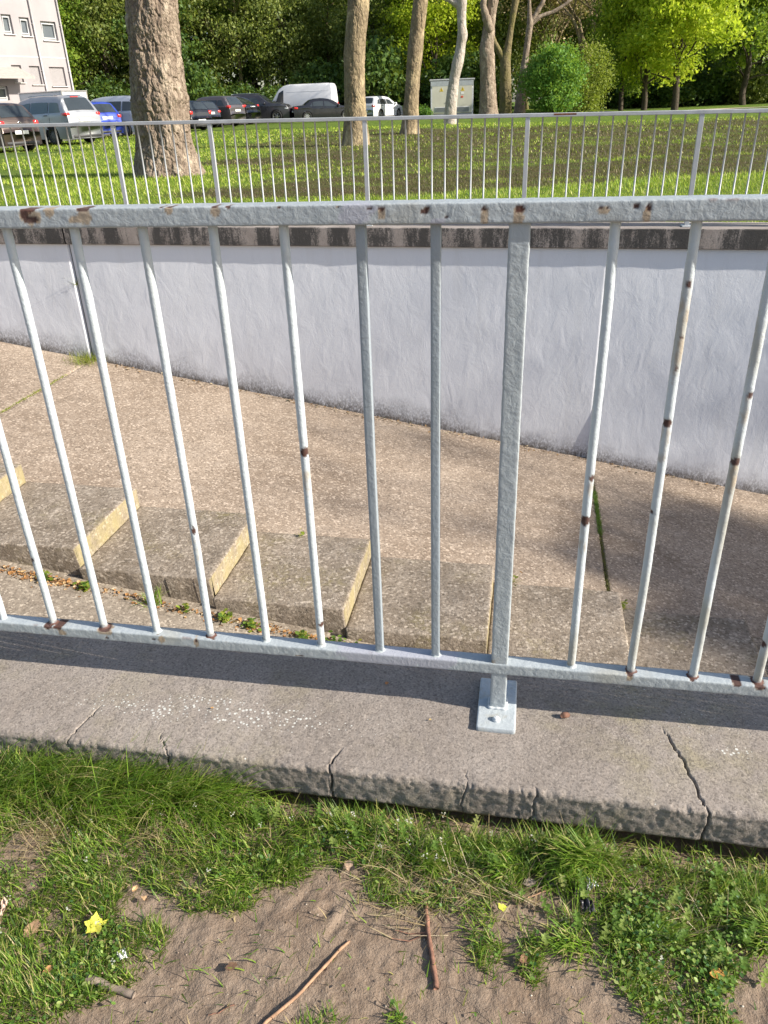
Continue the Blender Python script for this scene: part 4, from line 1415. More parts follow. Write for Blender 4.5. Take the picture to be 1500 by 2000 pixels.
# dry orange litter lying along the gutter
n = 3000
u = rng.uniform(-5.5, 0.4, n)
v = 4.245 - np.abs(rng.normal(0, 0.045, n)) - 0.012 * np.sin(u * 5)
keep = rng.random(n) < (0.35 + 0.65 * smooth(-0.4, 0.3, fbm(np.stack([u, u * 0, u * 0], -1), 2.2, 3, 151)))
u, v = u[keep], v[keep]
n = len(u)
cols = pick_cols(n, [((0.40, 0.20, 0.07), 3), ((0.30, 0.15, 0.06), 3), ((0.50, 0.33, 0.16), 2), ((0.18, 0.10, 0.05), 2), ((0.55, 0.45, 0.30), 0.6)])
parts = [leaves(W(u, v, floor_z(u) - 0.098 + 0.02 * rng.random(n) * smooth(4.16, 4.25, v)), 0.010 + 0.022 * rng.random(n), rng.random(n) * 6.28, rng.uniform(-0.5, 0.5, n), cols, aspect=0.7, cup=0.5)]
# thinner litter along the foot of the white wall
n = 420
u = rng.uniform(-5, 2.2, n)
v = 8.17 - np.abs(rng.normal(0, 0.06, n))
cols = pick_cols(n, [((0.30, 0.18, 0.08), 3), ((0.16, 0.10, 0.06), 3), ((0.42, 0.34, 0.22), 1.5), ((0.05, 0.05, 0.04), 1)])
parts.append(leaves(W(u, v, floor_z(u) + 0.004 + 0.01 * rng.random(n)), 0.012 + 0.03 * rng.random(n) ** 2, rng.random(n) * 6.28, rng.uniform(-0.3, 0.4, n), cols, aspect=0.5, cup=0.4))
v_, f_, c_ = join(parts)
tag(mobj("leaf_litter", v_, f_, attr_leaf_mat("dry_leaf", 0.12, 0.8), color=c_), "dry orange-brown leaf litter along the gutter and wall foot", "litter", kind="stuff")

# ------------------------------------------------------------------ single things lying about
M_twig = plain("twig_bark", (0.20, 0.10, 0.065), 0.85, var=0.5, scale=90)
M_twig2 = plain("pale_twig", (0.34, 0.20, 0.12), 0.85, var=0.4, scale=60)
M_dead = attr_leaf_mat("dead_leaf", 0.1, 0.8)


def ground_path(pix, lift=0.004):
    out_ = []
    for x, y in pix:
        u_, v_ = on_z_uv(x, y, SZ)
        out_.append(W(u_, v_, float(soil_z(np.array([u_]), np.array([v_]))[0]) + lift))
    return np.array(out_)


def twig(label, pix, r0, r1, mat, lift=0.004, knots=0, side=None):
    base_ = ground_path(pix, lift)
    tt = np.linspace(0, 1, 40)
    ii = np.linspace(0, 1, len(base_))
    p = np.stack([np.interp(tt, ii, base_[:, k]) for k in range(3)], -1)
    p += 0.0012 * np.stack([vnoise(np.stack([tt * 9, tt * 0 + k, tt * 0], -1), 1.0, 161) for k in range(3)], -1)
    p[:, 2] = np.maximum(p[:, 2], base_[:, 2].min() - .001)
    r = r0 + (r1 - r0) * tt
    if knots:
        r = r * (1 + 0.25 * np.exp(-((tt[:, None] - rng.random(knots)[None]) / 0.02) ** 2).sum(1))
    mb_ = MB()
    org = p[0].copy()
    mb_.tube(p - org, r, 9)
    for s_ in (side or ()):
        q = ground_path(s_, lift)
        mb_.tube(q - org, np.linspace(r1 * .3, r1 * .15, len(q)), 6)
    o_ = mb_.build("twig", mat, None, True)
    o_.location = org
    return tag(o_, label, "twig")


twig("straight reddish twig lying on bare soil below the coping", [(832, 1772), (835, 1820), (843, 1870), (852, 1938)], 0.0036, 0.0046, M_twig, 0.004, 3, [[(834, 1830), (800, 1845), (765, 1838)], [(834, 1828), (802, 1832), (772, 1822)]])
twig("long curved pale twig lying on bare soil at the grass edge", [(682, 1842), (640, 1890), (590, 1945), (525, 2000), (500, 2020)], 0.0022, 0.0030, M_twig2, 0.0035, 2)
twig("thin bent twig lying over a dead-leaf pile in the grass", [(1128, 1722), (1090, 1740), (1030, 1766)], 0.0018, 0.0010, M_twig2, 0.010)
twig("short thick broken stick lying at the edge of the soil", [(172, 1915), (210, 1928), (262, 1945)], 0.0068, 0.0060, plain("grey_stick", (0.21, 0.165, 0.13), 0.85, var=0.3, scale=50), 0.006, 1)
twig("fine brown twig lying flat on the bare soil", [(458, 1965), (430, 1980), (408, 1986)], 0.0012, 0.0008, M_twig, 0.003)


def flat_leaf(label, px, py, size, az, colr, lobes=0, z=None, tilt=0.15, curl=0.3, cat="leaf", name="fallen_leaf"):
    n_ = 26
    a_ = np.linspace(-math.pi, math.pi, n_, endpoint=False)
    if lobes:
        r = 0.5 + 0.09 * np.cos(lobes * a_) + 0.06 * np.cos(2 * lobes * a_ + 1)
    else:
        r = 0.5 / np.sqrt(np.cos(a_) ** 2 + (np.sin(a_) / 0.55) ** 2)
    r = r * (1 + 0.10 * rng.normal(0, 1, n_))
    verts, faces = [], []
    for q in (0.0, 0.45, 0.8, 1.0):
        for k in range(n_):
            x, y = r[k] * q * math.cos(a_[k]), r[k] * q * math.sin(a_[k])
            verts.append((size * x, size * y, size * (curl * (y * y * 2 + 0.6 * x * x) + 0.06 * math.sin(9 * x + 5 * y))))
    F_ = [tuple(f) for f in grid_faces(4, n_, True)]
    vt = np.array(verts)
    top = vt + np.array([0, 0, 0.0006])
    Fv = F_ + [tuple(len(vt) + i for i in f[::-1]) for f in F_]
    cc = np.tile(np.array(colr), (2 * len(vt), 1)) * (0.8 + 0.4 * rng.random((2 * len(vt), 1)))
    o_ = mobj(name, np.concatenate([top, vt]), Fv, M_dead, smooth_sh=True, color=cc)
    u_, v_ = on_z_uv(px, py, SZ + 0.012)
    zz = float(soil_z(np.array([u_]), np.array([v_]))[0]) if z is None else z
    o_.location = W(u_, v_, zz + 0.012 if z is None else z)
    o_.rotation_euler = (tilt, 0.1, az)
    return tag(o_, label, cat)


flat_leaf("bright yellow lobed leaf lying in the grass", 185, 1808, 0.032, 0.5, (0.62, 0.58, 0.08), 5)
flat_leaf("small yellow-green leaf scrap on soil beside a clover sprig", 981, 1780, 0.014, 0.5, (0.55, 0.58, 0.06), 3)
flat_leaf("brown curled dead leaf half hidden in grass near the stick", 62, 1815, 0.040, 1.2, (0.30, 0.19, 0.11), 0)
flat_leaf("pale tan dead leaf lying on bare soil at the grass edge", 682, 1695, 0.030, 2.0, (0.34, 0.24, 0.17), 0, curl=0.8)
flat_leaf("round cream dead leaf lying on top of the grass", 293, 1616, 0.010, 0.3, (0.62, 0.50, 0.30), 0)
flat_leaf("orange-tan small leaf on the soil patch amid the grass", 264, 1736, 0.016, 1.3, (0.55, 0.36, 0.18), 0, curl=0.7)
flat_leaf("curled tan leaf beside the orange one on the soil patch", 283, 1756, 0.016, 2.4, (0.48, 0.31, 0.17), 0, curl=0.9)
flat_leaf("grey-brown torn leaf flat on the litter pile", 1034, 1727, 0.028, 0.4, (0.26, 0.21, 0.17), 0, curl=0.2)
flat_leaf("brown leaf standing on edge at the litter pile", 1080, 1702, 0.030, 1.4, (0.24, 0.155, 0.10), 0, tilt=0.8)
flat_leaf("russet curled leaf in the grass below the yellow leaf", 93, 1893, 0.018, 0.8, (0.42, 0.21, 0.09), 0, curl=0.7)
flat_leaf("amber translucent dead leaf on soil at the grass corner", 1400, 1905, 0.028, 0.2, (0.50, 0.26, 0.07), 0, curl=0.6)
flat_leaf("dark wet leaf pressed into the bare soil", 452, 1890, 0.022, 0.6, (0.13, 0.075, 0.045), 0, curl=0.1)
flat_leaf("brown oval leaf lying on the soil beside a weed sprig", 1022, 1878, 0.020, 1.0, (0.22, 0.12, 0.07), 0, curl=0.4)
flat_leaf("pink-brown petal scrap standing in the grass", 200, 1900, 0.004, 1.0, (0.4, 0.25, 0.2), 0)
flat_leaf("tan leaf scrap lying on coping in the railing's shadow", 755, 1337, 0.012, 1.0, (0.34, 0.16, 0.07), 0, z=KZ + 0.004, tilt=0.5)
flat_leaf("ochre crumb of leaf lying on the sunlit coping", 840, 1408, 0.006, 0.2, (0.55, 0.40, 0.16), 0, z=KZ + 0.003)
flat_leaf("small orange leaf crumb on coping among lichen spots", 415, 1385, 0.007, 0.2, (0.45, 0.25, 0.10), 0, z=KZ + 0.003)
for o in list(bpy.data.objects):
    if o.name.startswith("fallen_leaf") and o.get("label", "").find("coping") >= 0:
        pass
for lab, px, py in (("tan leaf scrap lying on coping in the railing's shadow", 755, 1337), ("ochre crumb of leaf lying on the sunlit coping", 840, 1408), ("small orange leaf crumb on coping among lichen spots", 415, 1385)):
    for o in bpy.data.objects:
        if o.get("label") == lab:
            u_, v_ = on_z_uv(px, py, KZ)
            o.location = W(u_, v_, KZ + 0.004)


# crumpled litter: dark plastic strip with a pale foil scrap, and a white paper scrap
def crumple(name, label, px, py, su, sv, h, colr, rough, metal, seed, az=0.0, z0=None):
    n_ = 22
    a, b_ = np.meshgrid(np.linspace(-1, 1, n_), np.linspace(-1, 1, n_), indexing='ij')
    P_ = np.stack([a, b_, a * 0], -1)
    z = np.abs(fbm(P_, 2.2, 3, seed)) * h * 2 + h * 0.2
    x = a * su / 2 * (1 + 0.3 * fbm(P_, 1.5, 2, seed + 3))
    y = b_ * sv / 2 * (1 + 0.3 * fbm(P_, 1.5, 2, seed + 5))
    top = np.stack([x, y, z + 0.0008], -1).reshape(-1, 3)
    bot = np.stack([x, y, z], -1).reshape(-1, 3)
    F_ = grid_faces(n_, n_)
    mt = plain(name + "_surface", colr, rough, metal, 0.25, 60)
    o_ = mobj(name, np.concatenate([top, bot]), np.concatenate([F_, F_[:, ::-1] + n_ * n_]), mt)
    u_, v_ = on_z_uv(px, py, SZ)
    o_.location = W(u_, v_, float(soil_z(np.array([u_]), np.array([v_]))[0]) + 0.004 if z0 is None else z0)
    o_.rotation_euler = (0, 0, az)
    return tag(o_, label, "litter")


crumple("plastic_strip", "crumpled black plastic strip lying in the grass", 1137, 1760, 0.024, 0.072, 0.012, (0.05, 0.045, 0.055), 0.35, 0.0, 11, 0.1)
crumple("foil_scrap", "pale bluish foil scrap beside the black plastic strip", 1148, 1728, 0.020, 0.034, 0.010, (0.42, 0.46, 0.50), 0.3, 0.4, 21, 0.3)
crumple("paper_scrap", "small white paper scrap lying in the grass", 240, 1870, 0.014, 0.018, 0.006, (0.75, 0.75, 0.76), 0.7, 0.0, 31, 0.6)
crumple("leaf_pile", "heap of dark decayed leaves beside the thin bent twig", 1090, 1715, 0.055, 0.05, 0.010, (0.17, 0.125, 0.105), 0.85, 0.0, 41, 0.2)
crumple("paper_scrap", "torn pink-tan paper scrap standing at the grass beside straw", 2, 1795, 0.018, 0.045, 0.012, (0.50, 0.36, 0.28), 0.7, 0.0, 51, 0.1)
crumple("stone", "small rough pale stone at the soil edge by the weeds", 1492, 1840, 0.03, 0.028, 0.014, (0.42, 0.37, 0.32), 0.85, 0.0, 61, 0.1)
# pine-cone-like brown plug on the coping
mb = MB()
mb.tube([(0, 0, 0), (0.004, 0, 0.004), (0.014, 0.001, 0.005), (0.018, 0.001, 0.004)], [0.004, 0.007, 0.006, 0.003], 9)
o = mb.build("seed_pod", M_twig, None, True)
u_, v_ = on_z_uv(1105, 1402, KZ)
o.location = W(u_ - 0.01, v_, KZ + 0.003)
o.rotation_euler = (0, 0, TH)
tag(o, "small dark brown seed pod lying on the sunlit coping", "seed pod")

# ================================================================== LAWN BLADES, CAR PARK, PATH
def lawn_blades():
    parts_ = []
    for (v0, v1, dens, l0, l1, w) in ((8.55, 10.5, 2100, 0.03, 0.075, 0.006), (10.5, 13.5, 1000, 0.035, 0.085, 0.009), (13.5, 18, 420, 0.04, 0.10, 0.014), (18, 26, 150, 0.05, 0.12, 0.022), (26, 42, 40, 0.06, 0.13, 0.04)):
        # only the strip of lawn the camera side can see
        vm = (v0 + v1) / 2
        ulo, uhi = -0.62 * vm - 1.0, 0.50 * vm + 1.2
        n_ = int((v1 - v0) * (uhi - ulo) * dens)
        u_ = rng.uniform(ulo, uhi, n_)
        v_ = rng.uniform(v0, v1, n_)
        P_ = W(u_, v_, 0)
        bm = brown_mask(P_[:, 0], P_[:, 1])
        zt = terrain(P_[:, 0], P_[:, 1])
        zt = np.where(v_ < 9.4, coping_top(u_) * (1 - smooth(8.6, 9.4, v_)) + zt * smooth(8.6, 9.4, v_) - 0.01, zt)
        P_[:, 2] = zt + EYE - 0.01
        cl = fbm(P_, 1.6, 3, 201)
        gcol = pick_cols(n_, [((0.23, 0.35, 0.025), 4), ((0.35, 0.46, 0.04), 4), ((0.46, 0.50, 0.09), 2.8), ((0.54, 0.50, 0.20), 1.2), ((0.11, 0.20, 0.03), 1.2)])
        bcol = pick_cols(n_, [((0.08, 0.058, 0.034), 3.4), ((0.12, 0.085, 0.055), 3.6), ((0.13, 0.15, 0.035), 2.0), ((0.22, 0.17, 0.10), 1), ((0.40, 0.36, 0.16), 0.3)])
        c_ = np.where((rng.random(n_) < smooth(0.12, 0.55, bm))[:, None], bcol, gcol) * (1 + 0.25 * cl[:, None])
        L_ = rng.uniform(l0, l1, n_) * (1 - 0.35 * bm) * (1 + 0.35 * cl)
        parts_.append(blades(P_, L_, w * (0.5 + 0.8 * rng.random(n_)), rng.random(n_) * 6.28, rng.uniform(0.1, 0.9, n_), rng.uniform(0.1, 0.9, n_), c_, 2))
    return join(parts_)


v_, f_, c_ = lawn_blades()
tag(mobj("lawn_grass", v_, f_, M_lawnblade, color=c_), "short bright lawn grass and rough brown ground cover beyond the far railing", "grass", kind="stuff")

m, t, b = new_mat("asphalt")
co = geo_pos(t)
c = mixc(t, noise(t, co, 0.6, 5), (0.105, 0.10, 0.095), (0.17, 0.16, 0.15))
c = mixc(t, mapr(t, noise(t, co, 30.0, 4), 0.4, 0.7, 0, 0.4), c, (0.22, 0.21, 0.19))
t.links.new(c, b.inputs["Base Color"])
b.inputs["Roughness"].default_value = 0.9
M_asph = m


def ruled(name, near_pts, far_pts, lift, mat, n=60, k=24):
    a_, b_ = np.array(near_pts)[:, :2], np.array(far_pts)[:, :2]
    tt = np.linspace(0, 1, n)
    A = np.stack([np.interp(tt, np.linspace(0, 1, len(a_)), a_[:, q]) for q in (0, 1)], -1)
    B = np.stack([np.interp(tt, np.linspace(0, 1, len(b_)), b_[:, q]) for q in (0, 1)], -1)
    s_ = np.linspace(0, 1, k)[None, :, None]
    G = A[:, None] * (1 - s_) + B[:, None] * s_
    z_ = terrain(G[..., 0], G[..., 1]) + lift + EYE
    P_ = np.concatenate([G, z_[..., None]], -1).reshape(-1, 3)
    o_ = mobj(name, P_, grid_faces(n, k), mat)
    return tag(o_, kind="structure")


edge = [on_terrain(x, y) for x, y in ((-260, 330), (-100, 306), (0, 293), (100, 281), (200, 269), (330, 256), (430, 245), (560, 239), (700, 234), (860, 226))]
ruled("car_park", edge, [(-75, 62, 0), (-50, 80, 0), (-20, 84, 0), (4, 84, 0), (9, 74, 0)], 0.03, M_asph)
pth = [on_terrain(x, y) for x, y in ((1040, 229), (1180, 225.5), (1290, 220), (1400, 215), (1520, 209))]
M_path = plain("gravel_path", (0.40, 0.34, 0.26), 0.95, scale=3)
ruled("path", pth, [p + np.array([0.4, 2.2, 0]) for p in pth], 0.03, M_path)

# ================================================================== TREES
def bark(name, dark, mid, light, scale=1.0, patch=0.5, strength=0.9, moss=None):
    m_, t_, b_ = new_mat(name)
    co_ = geo_pos(t_)
    st_ = scaled(t_, co_, (1, 1, 0.45))
    n1_ = noise(t_, st_, 7.0 * scale, 6, 0.7, 0.6)
    n2_ = noise(t_, st_, 26.0 * scale, 5, 0.7, 0.8)
    pt_ = noise(t_, scaled(t_, co_, (1, 1, 0.6)), 3.2 * scale, 4, 0.6, 0.5)
    vor_ = nd(t_, "ShaderNodeTexVoronoi", {"Vector": nd(t_, "ShaderNodeVectorMath", {0: st_, 1: nd(t_, "ShaderNodeVectorMath", {0: nd(t_, "ShaderNodeTexNoise", {"Vector": st_, "Scale": 9.0 * scale}).outputs[1], "Scale": 0.10 / scale}, operation='SCALE').outputs[0]}, operation='ADD').outputs[0], "Scale": 13.0 * scale}, feature='DISTANCE_TO_EDGE')
    crack = mapr(t_, vor_.outputs["Distance"], 0.0, 0.16, 1.0, 0.0)
    c_ = mixc(t_, mapr(t_, n1_, 0.3, 0.7), dark, mid)
    c_ = mixc(t_, mapr(t_, pt_, 0.5, 0.68, 0, patch), c_, light)
    c_ = mixc(t_, mapr(t_, n2_, 0.52, 0.75, 0, 0.6), c_, light)
    if moss:
        c_ = mixc(t_, mapr(t_, noise(t_, co_, 1.3, 4), 0.45, 0.65, 0, 0.6), c_, moss)
    c_ = mixc(t_, mth(t_, 'MULTIPLY', crack, 0.3), c_, tuple(x * 0.35 for x in dark))
    t_.links.new(c_, b_.inputs["Base Color"])
    b_.inputs["Roughness"].default_value = 0.95
    b_.inputs["Specular IOR Level"].default_value = 0.15
    h_ = mth(t_, 'SUBTRACT', mth(t_, 'ADD', mth(t_, 'MULTIPLY', n1_, 1.2), mth(t_, 'MULTIPLY', n2_, 0.6)), mth(t_, 'MULTIPLY', crack, 0.22))
    bump(t_, b_, h_, strength, 0.05 / scale)
    return m_


M_bark1 = bark("plane_bark", (0.17, 0.125, 0.095), (0.33, 0.262, 0.20), (0.52, 0.43, 0.33), 1.3, 0.85, 1.0)
M_bark2 = bark("plane_bark_tan", (0.17, 0.13, 0.085), (0.31, 0.245, 0.155), (0.50, 0.40, 0.24), 0.8, 0.8, 0.7)
M_bark3 = bark("pale_dead_wood", (0.33, 0.28, 0.23), (0.47, 0.42, 0.37), (0.62, 0.57, 0.52), 0.9, 0.7, 0.6)
M_bark4 = bark("mossy_bark", (0.13, 0.105, 0.06), (0.23, 0.19, 0.10), (0.34, 0.27, 0.14), 0.9, 0.4, 0.7, (0.17, 0.16, 0.04))
M_barkd = bark("dark_bark", (0.05, 0.042, 0.032), (0.10, 0.08, 0.06), (0.16, 0.13, 0.10), 0.8, 0.3, 0.6)


def sweep_trunk(pts, rads, n=40, m=160, amp=0.02, seed=0, flare=0.0, lobes=5):
    """trunk surface with burls, fluting at the foot and plated bark relief"""
    pts, rads = np.asarray(pts, float), np.asarray(rads, float)
    L_ = np.concatenate([[0], np.cumsum(np.linalg.norm(np.diff(pts, axis=0), axis=1))])
    s_ = np.linspace(0, L_[-1], m)
    c_ = np.stack([np.interp(s_, L_, pts[:, k]) for k in range(3)], -1)
    k3 = np.ones(7) / 7
    for q in (0, 1):
        pad = np.pad(c_[:, q], 3, mode='edge')
        c_[:, q] = np.convolve(pad, k3, mode='valid')
    r_ = np.interp(s_, L_, rads)
    r_ = np.convolve(np.pad(r_, 3, mode='edge'), k3, mode='valid')
    a_ = np.arange(n) / n * 2 * math.pi
    ca, sa = np.cos(a_), np.sin(a_)
    X = c_[:, None, 0] + r_[:, None] * ca[None]
    Y = c_[:, None, 1] + r_[:, None] * sa[None]
    Z = np.repeat(c_[:, 2:3], n, 1)
    P_ = np.stack([X, Y, Z], -1)
    d_ = 0.5 * amp * 2.0 * fbm(P_ * np.array([1, 1, 0.55]), 2.2, 3, 301 + seed) + amp * fbm(P_ * np.array([1, 1, 0.4]), 9.0, 4, 303 + seed)
    d_ = d_ + 0.35 * amp * fbm(P_ * np.array([1, 1, 0.5]), 38.0, 2, 305 + seed)
    crk = np.abs(fbm(P_ * np.array([1, 1, 0.42]), 5.5, 3, 307 + seed))
    crk2 = np.abs(fbm(P_ * np.array([1, 1, 0.5]), 13.0, 2, 309 + seed))
    d_ = d_ - 0.75 * amp * smooth(0.10, 0.0, crk) - 0.4 * amp * smooth(0.12, 0.0, crk2)
    hgt = s_[:, None]
    d_ = d_ + flare * np.exp(-hgt / 0.35) * (0.35 + 0.5 * np.cos(lobes * a_ + seed + 0.7 * np.sin(2 * a_))[None] ** 2)
    P_ = np.stack([c_[:, None, 0] + (r_[:, None] + d_) * ca[None], c_[:, None, 1] + (r_[:, None] + d_) * sa[None], Z], -1)
    return P_.reshape(-1, 3), grid_faces(m, n, True)[:, ::-1].copy()


def grow(mb_, tips, p, d, length, rad, depth, rs, up=0.15, spread=0.55, sides=5):
    """a limb that bends, tapers and forks"""
    k = 5
    pts, q, dd = [p], np.array(p, float), np.array(d, float)
    for i in range(k):
        dd = dd + rs.normal(0, 0.13, 3) + np.array([0, 0, up * 0.25])
        dd /= np.linalg.norm(dd)
        q = q + dd * length / k
        pts.append(q.copy())
    r1 = rad * 0.62
    mb_.tube(pts, np.linspace(rad, r1, k + 1), sides if depth > 1 else 4, False)
    if depth <= 0:
        tips.append(q)
        return
    nb = 2 if rs.random() < 0.55 else 3
    for j in range(nb):
        nd_ = dd + rs.normal(0, spread, 3) + np.array([0, 0, up])
        nd_ /= np.linalg.norm(nd_)
        grow(mb_, tips, q, nd_, length * rs.uniform(0.62, 0.85), r1 * rs.uniform(0.6, 0.85), depth - 1, rs, up, spread, sides)
    if depth >= 2 and rs.random() < 0.7:
        nd_ = dd + rs.normal(0, 0.9, 3)
        grow(mb_, tips, pts[3], nd_ / np.linalg.norm(nd_), length * 0.6, r1 * 0.45, depth - 2, rs, up, spread, 4)


def leaf_cloud(centres, per, sigma, size, rs, flat=0.6):
    """diamond leaf faces scattered round twig ends"""
    n_ = len(centres) * per
    c_ = np.repeat(np.asarray(centres), per, 0) + rs.normal(0, 1, (n_, 3)) * sigma * np.array([1, 1, flat])
    a_ = rs.normal(0, 1, (n_, 3))
    a_ /= np.linalg.norm(a_, axis=1)[:, None]
    b_ = np.cross(a_, rs.normal(0, 1, (n_, 3)))
    b_ /= np.linalg.norm(b_, axis=1)[:, None] + 1e-9
    s_ = size * (0.55 + 0.9 * rs.random((n_, 1)))
    v_ = np.stack([c_ - a_ * s_, c_ + b_ * s_ * 0.55, c_ + a_ * s_, c_ - b_ * s_ * 0.55], 1).reshape(-1, 3)
    return v_, np.arange(n_ * 4).reshape(-1, 4)


L_fresh = leaf_mat("fresh_leaves", [(0.1, (0.07, 0.15, 0.018)), (0.5, (0.16, 0.27, 0.028)), (0.9, (0.31, 0.40, 0.045))])
L_lime = leaf_mat("lime_leaves", [(0.1, (0.24, 0.36, 0.02)), (0.5, (0.42, 0.53, 0.03)), (0.9, (0.58, 0.62, 0.05))], 0.5)
L_olive = leaf_mat("olive_leaves", [(0.1, (0.065, 0.10, 0.022)), (0.5, (0.14, 0.185, 0.038)), (0.9, (0.28, 0.31, 0.075))], 0.35)
L_dark = leaf_mat("dark_leaves", [(0.1, (0.028, 0.065, 0.014)), (0.5, (0.06, 0.12, 0.022)), (0.9, (0.12, 0.19, 0.034))], 0.3)
L_bush = leaf_mat("bush_leaves", [(0.1, (0.05, 0.13, 0.02)), (0.5, (0.10, 0.24, 0.035)), (0.9, (0.20, 0.36, 0.06))], 0.4)
L_tan = leaf_mat("tan_catkins", [(0.1, (0.20, 0.145, 0.06)), (0.5, (0.36, 0.27, 0.12)), (0.9, (0.50, 0.40, 0.20))], 0.3)

# ---- the plane trees on the lawn, trunk outlines read at several heights
def plane_tree(label, rows, base_px, mat, amp, flare, seed, n=40, m=160, top_h=11.0, limbs=(), fork_dirs=None, crown=True, lobes=5, thick=1.0):
    base = on_terrain(*base_px)
    Y_ = base[1]
    pts, rads = [], []
    for (y, xl, xr) in rows:
        p = at_depth((xl + xr) / 2, y, Y_)
        w = np.linalg.norm(at_depth(xr, y, Y_) - at_depth(xl, y, Y_))
        pts.append(p)
        rads.append(w / 2 * thick)
    pts = [np.array([pts[0][0], pts[0][1], base[2] - 0.15])] + pts
    rads = [rads[0] * 1.05] + rads
    # carry the stem on above the top of the picture
    d = pts[-1] - pts[-3]
    d /= np.linalg.norm(d)
    d = d * 0.5 + np.array([0, 0, 0.5])
    d /= np.linalg.norm(d)
    top = pts[-1] + d * (1.2 + 0.2 * seed % 1.0)
    pts.append(top)
    rads.append(rads[-1] * 0.92)
    root = empty("plane_tree", base)
    tag(root, label, "tree", "plane trees on the lawn")
    inv = Matrix.Translation(Vector(base)).inverted()
    V_, F_ = sweep_trunk(pts, rads, n, m, amp, seed, flare, lobes)
    tr_ = mobj("trunk", V_, F_, mat, root, smooth_sh=True)
    tr_.matrix_parent_inverse = inv
    rs = np.random.default_rng(900 + seed)
    tips = []
    for q, (pp, rr) in enumerate(limbs):
        mb_ = MB()
        P3 = [at_depth(x, y, Y_ + dy) for x, y, dy in pp]
        R3 = [w * Y_ / 1706 / 2 for w in rr]
        tt = np.linspace(0, 1, 24)
        ii = np.linspace(0, 1, len(P3))
        P3 = np.stack([np.interp(tt, ii, np.array(P3)[:, k]) for k in range(3)], -1)
        for ax in range(3):
            P3[1:-1, ax] = (P3[:-2, ax] + P3[1:-1, ax] * 2 + P3[2:, ax]) / 4
        R4 = np.interp(tt, ii, R3) * (1 + 0.06 * rs.normal(0, 1, 24))
        mb_.tube(P3, R4, 12, False)
        dd = P3[-1] - P3[-4]
        grow(mb_, tips, P3[-1], dd / np.linalg.norm(dd), 2.2, R4[-1] * 0.9, 3, rs, 0.2, 0.5, 6)
        o_ = mb_.build("limb", mat, root, True)
        o_.matrix_parent_inverse = inv
    if crown:
        for q in range(3):
            mb_ = MB()
            ang = q * 2.1 + seed
            dd = np.array([0.55 * math.cos(ang), 0.55 * math.sin(ang), 0.8])
            grow(mb_, tips, top - d * 0.3, dd / np.linalg.norm(dd), top_h * 0.24, rads[-1] * 0.6, 4, rs, 0.22, 0.5, 7)
            o_ = mb_.build("limb", mat, root, True)
            o_.matrix_parent_inverse = inv
    if tips:
        V_, F_ = leaf_cloud(np.array(tips), 14, 0.32, 0.055, rs)
        o_ = mobj("crown", V_, F_, L_tan, root)
        o_.matrix_parent_inverse = inv
    return root


plane_tree("thick plane tree trunk with plated grey-brown bark and flared foot behind the far railing",
           [(342, 268, 396), (325, 268, 388), (300, 268, 380), (270, 267, 373), (240, 264, 369), (210, 259, 366), (195, 258, 367), (180, 259, 362), (150, 257, 358), (100, 251, 352), (50, 247, 350), (0, 245, 345), (-60, 243, 342)],
           (330, 343), M_bark1, 0.042, 0.17, 1, n=260, m=520, lobes=4)
plane_tree("tan and grey plane trunk standing between black sedan and white hatchback", [(284, 668, 722), (270, 670, 720), (240, 672, 717), (200, 673, 714), (150, 672, 712), (100, 671, 713), (60, 675, 717), (0, 679, 722), (-50, 682, 724)],
           (696, 284), M_bark2, 0.020, 0.07, 2, n=100, m=260)
plane_tree("leaning plane trunk standing between white hatchback and transformer kiosk", [(262, 781, 820), (240, 785, 818), (200, 789, 817), (150, 793, 820), (100, 796, 826), (60, 801, 829), (30, 804, 833), (0, 807, 836), (-40, 810, 838)],
           (800, 262), M_bark2, 0.018, 0.06, 3, n=80, m=220)
plane_tree("pale peeling crooked trunk with knob standing before the transformer kiosk", [(243, 866, 891), (220, 868, 891), (200, 870, 893), (175, 874, 895), (150, 878, 898), (125, 882, 905), (105, 888, 908), (85, 892, 910), (70, 893, 914), (55, 894, 911), (30, 893, 910), (0, 891, 912), (-30, 890, 910)],
           (878, 243), M_bark3, 0.016, 0.03, 4, n=60, m=200, limbs=[([(905, 25, 0), (890, 6, 0), (872, -4, 0), (850, -20, 0)], [12, 12, 10, 8])])
plane_tree("stout knobbly plane trunk whose moss-edged limb bends left near the top", [(230, 934, 975), (215, 936, 972), (190, 937, 970), (150, 938, 967), (110, 937, 966), (95, 936, 963), (70, 941, 966), (50, 944, 967), (20, 950, 970), (0, 953, 974), (-40, 957, 978)],
           (954, 230), M_bark1, 0.030, 0.05, 5, n=70, m=220, limbs=[([(958, 62, -.2), (950, 35, -.3), (943, 10, -.3), (950, -25, -.3)], [16, 16, 12, 10])])
plane_tree("forked mossy plane trunk standing behind the stout knobbly one", [(224, 974, 1000), (190, 976, 999), (150, 976, 998), (115, 977, 997), (95, 984, 999), (60, 992, 1003), (30, 996, 1008), (0, 1000, 1014), (-40, 1004, 1018)],
           (987, 224), M_bark4, 0.022, 0.04, 6, n=60, m=200, limbs=[([(985, 118, 0), (972, 95, 0), (962, 75, 0), (958, 50, .2), (964, 10, .3)], [13, 11, 10, 9, 8])])
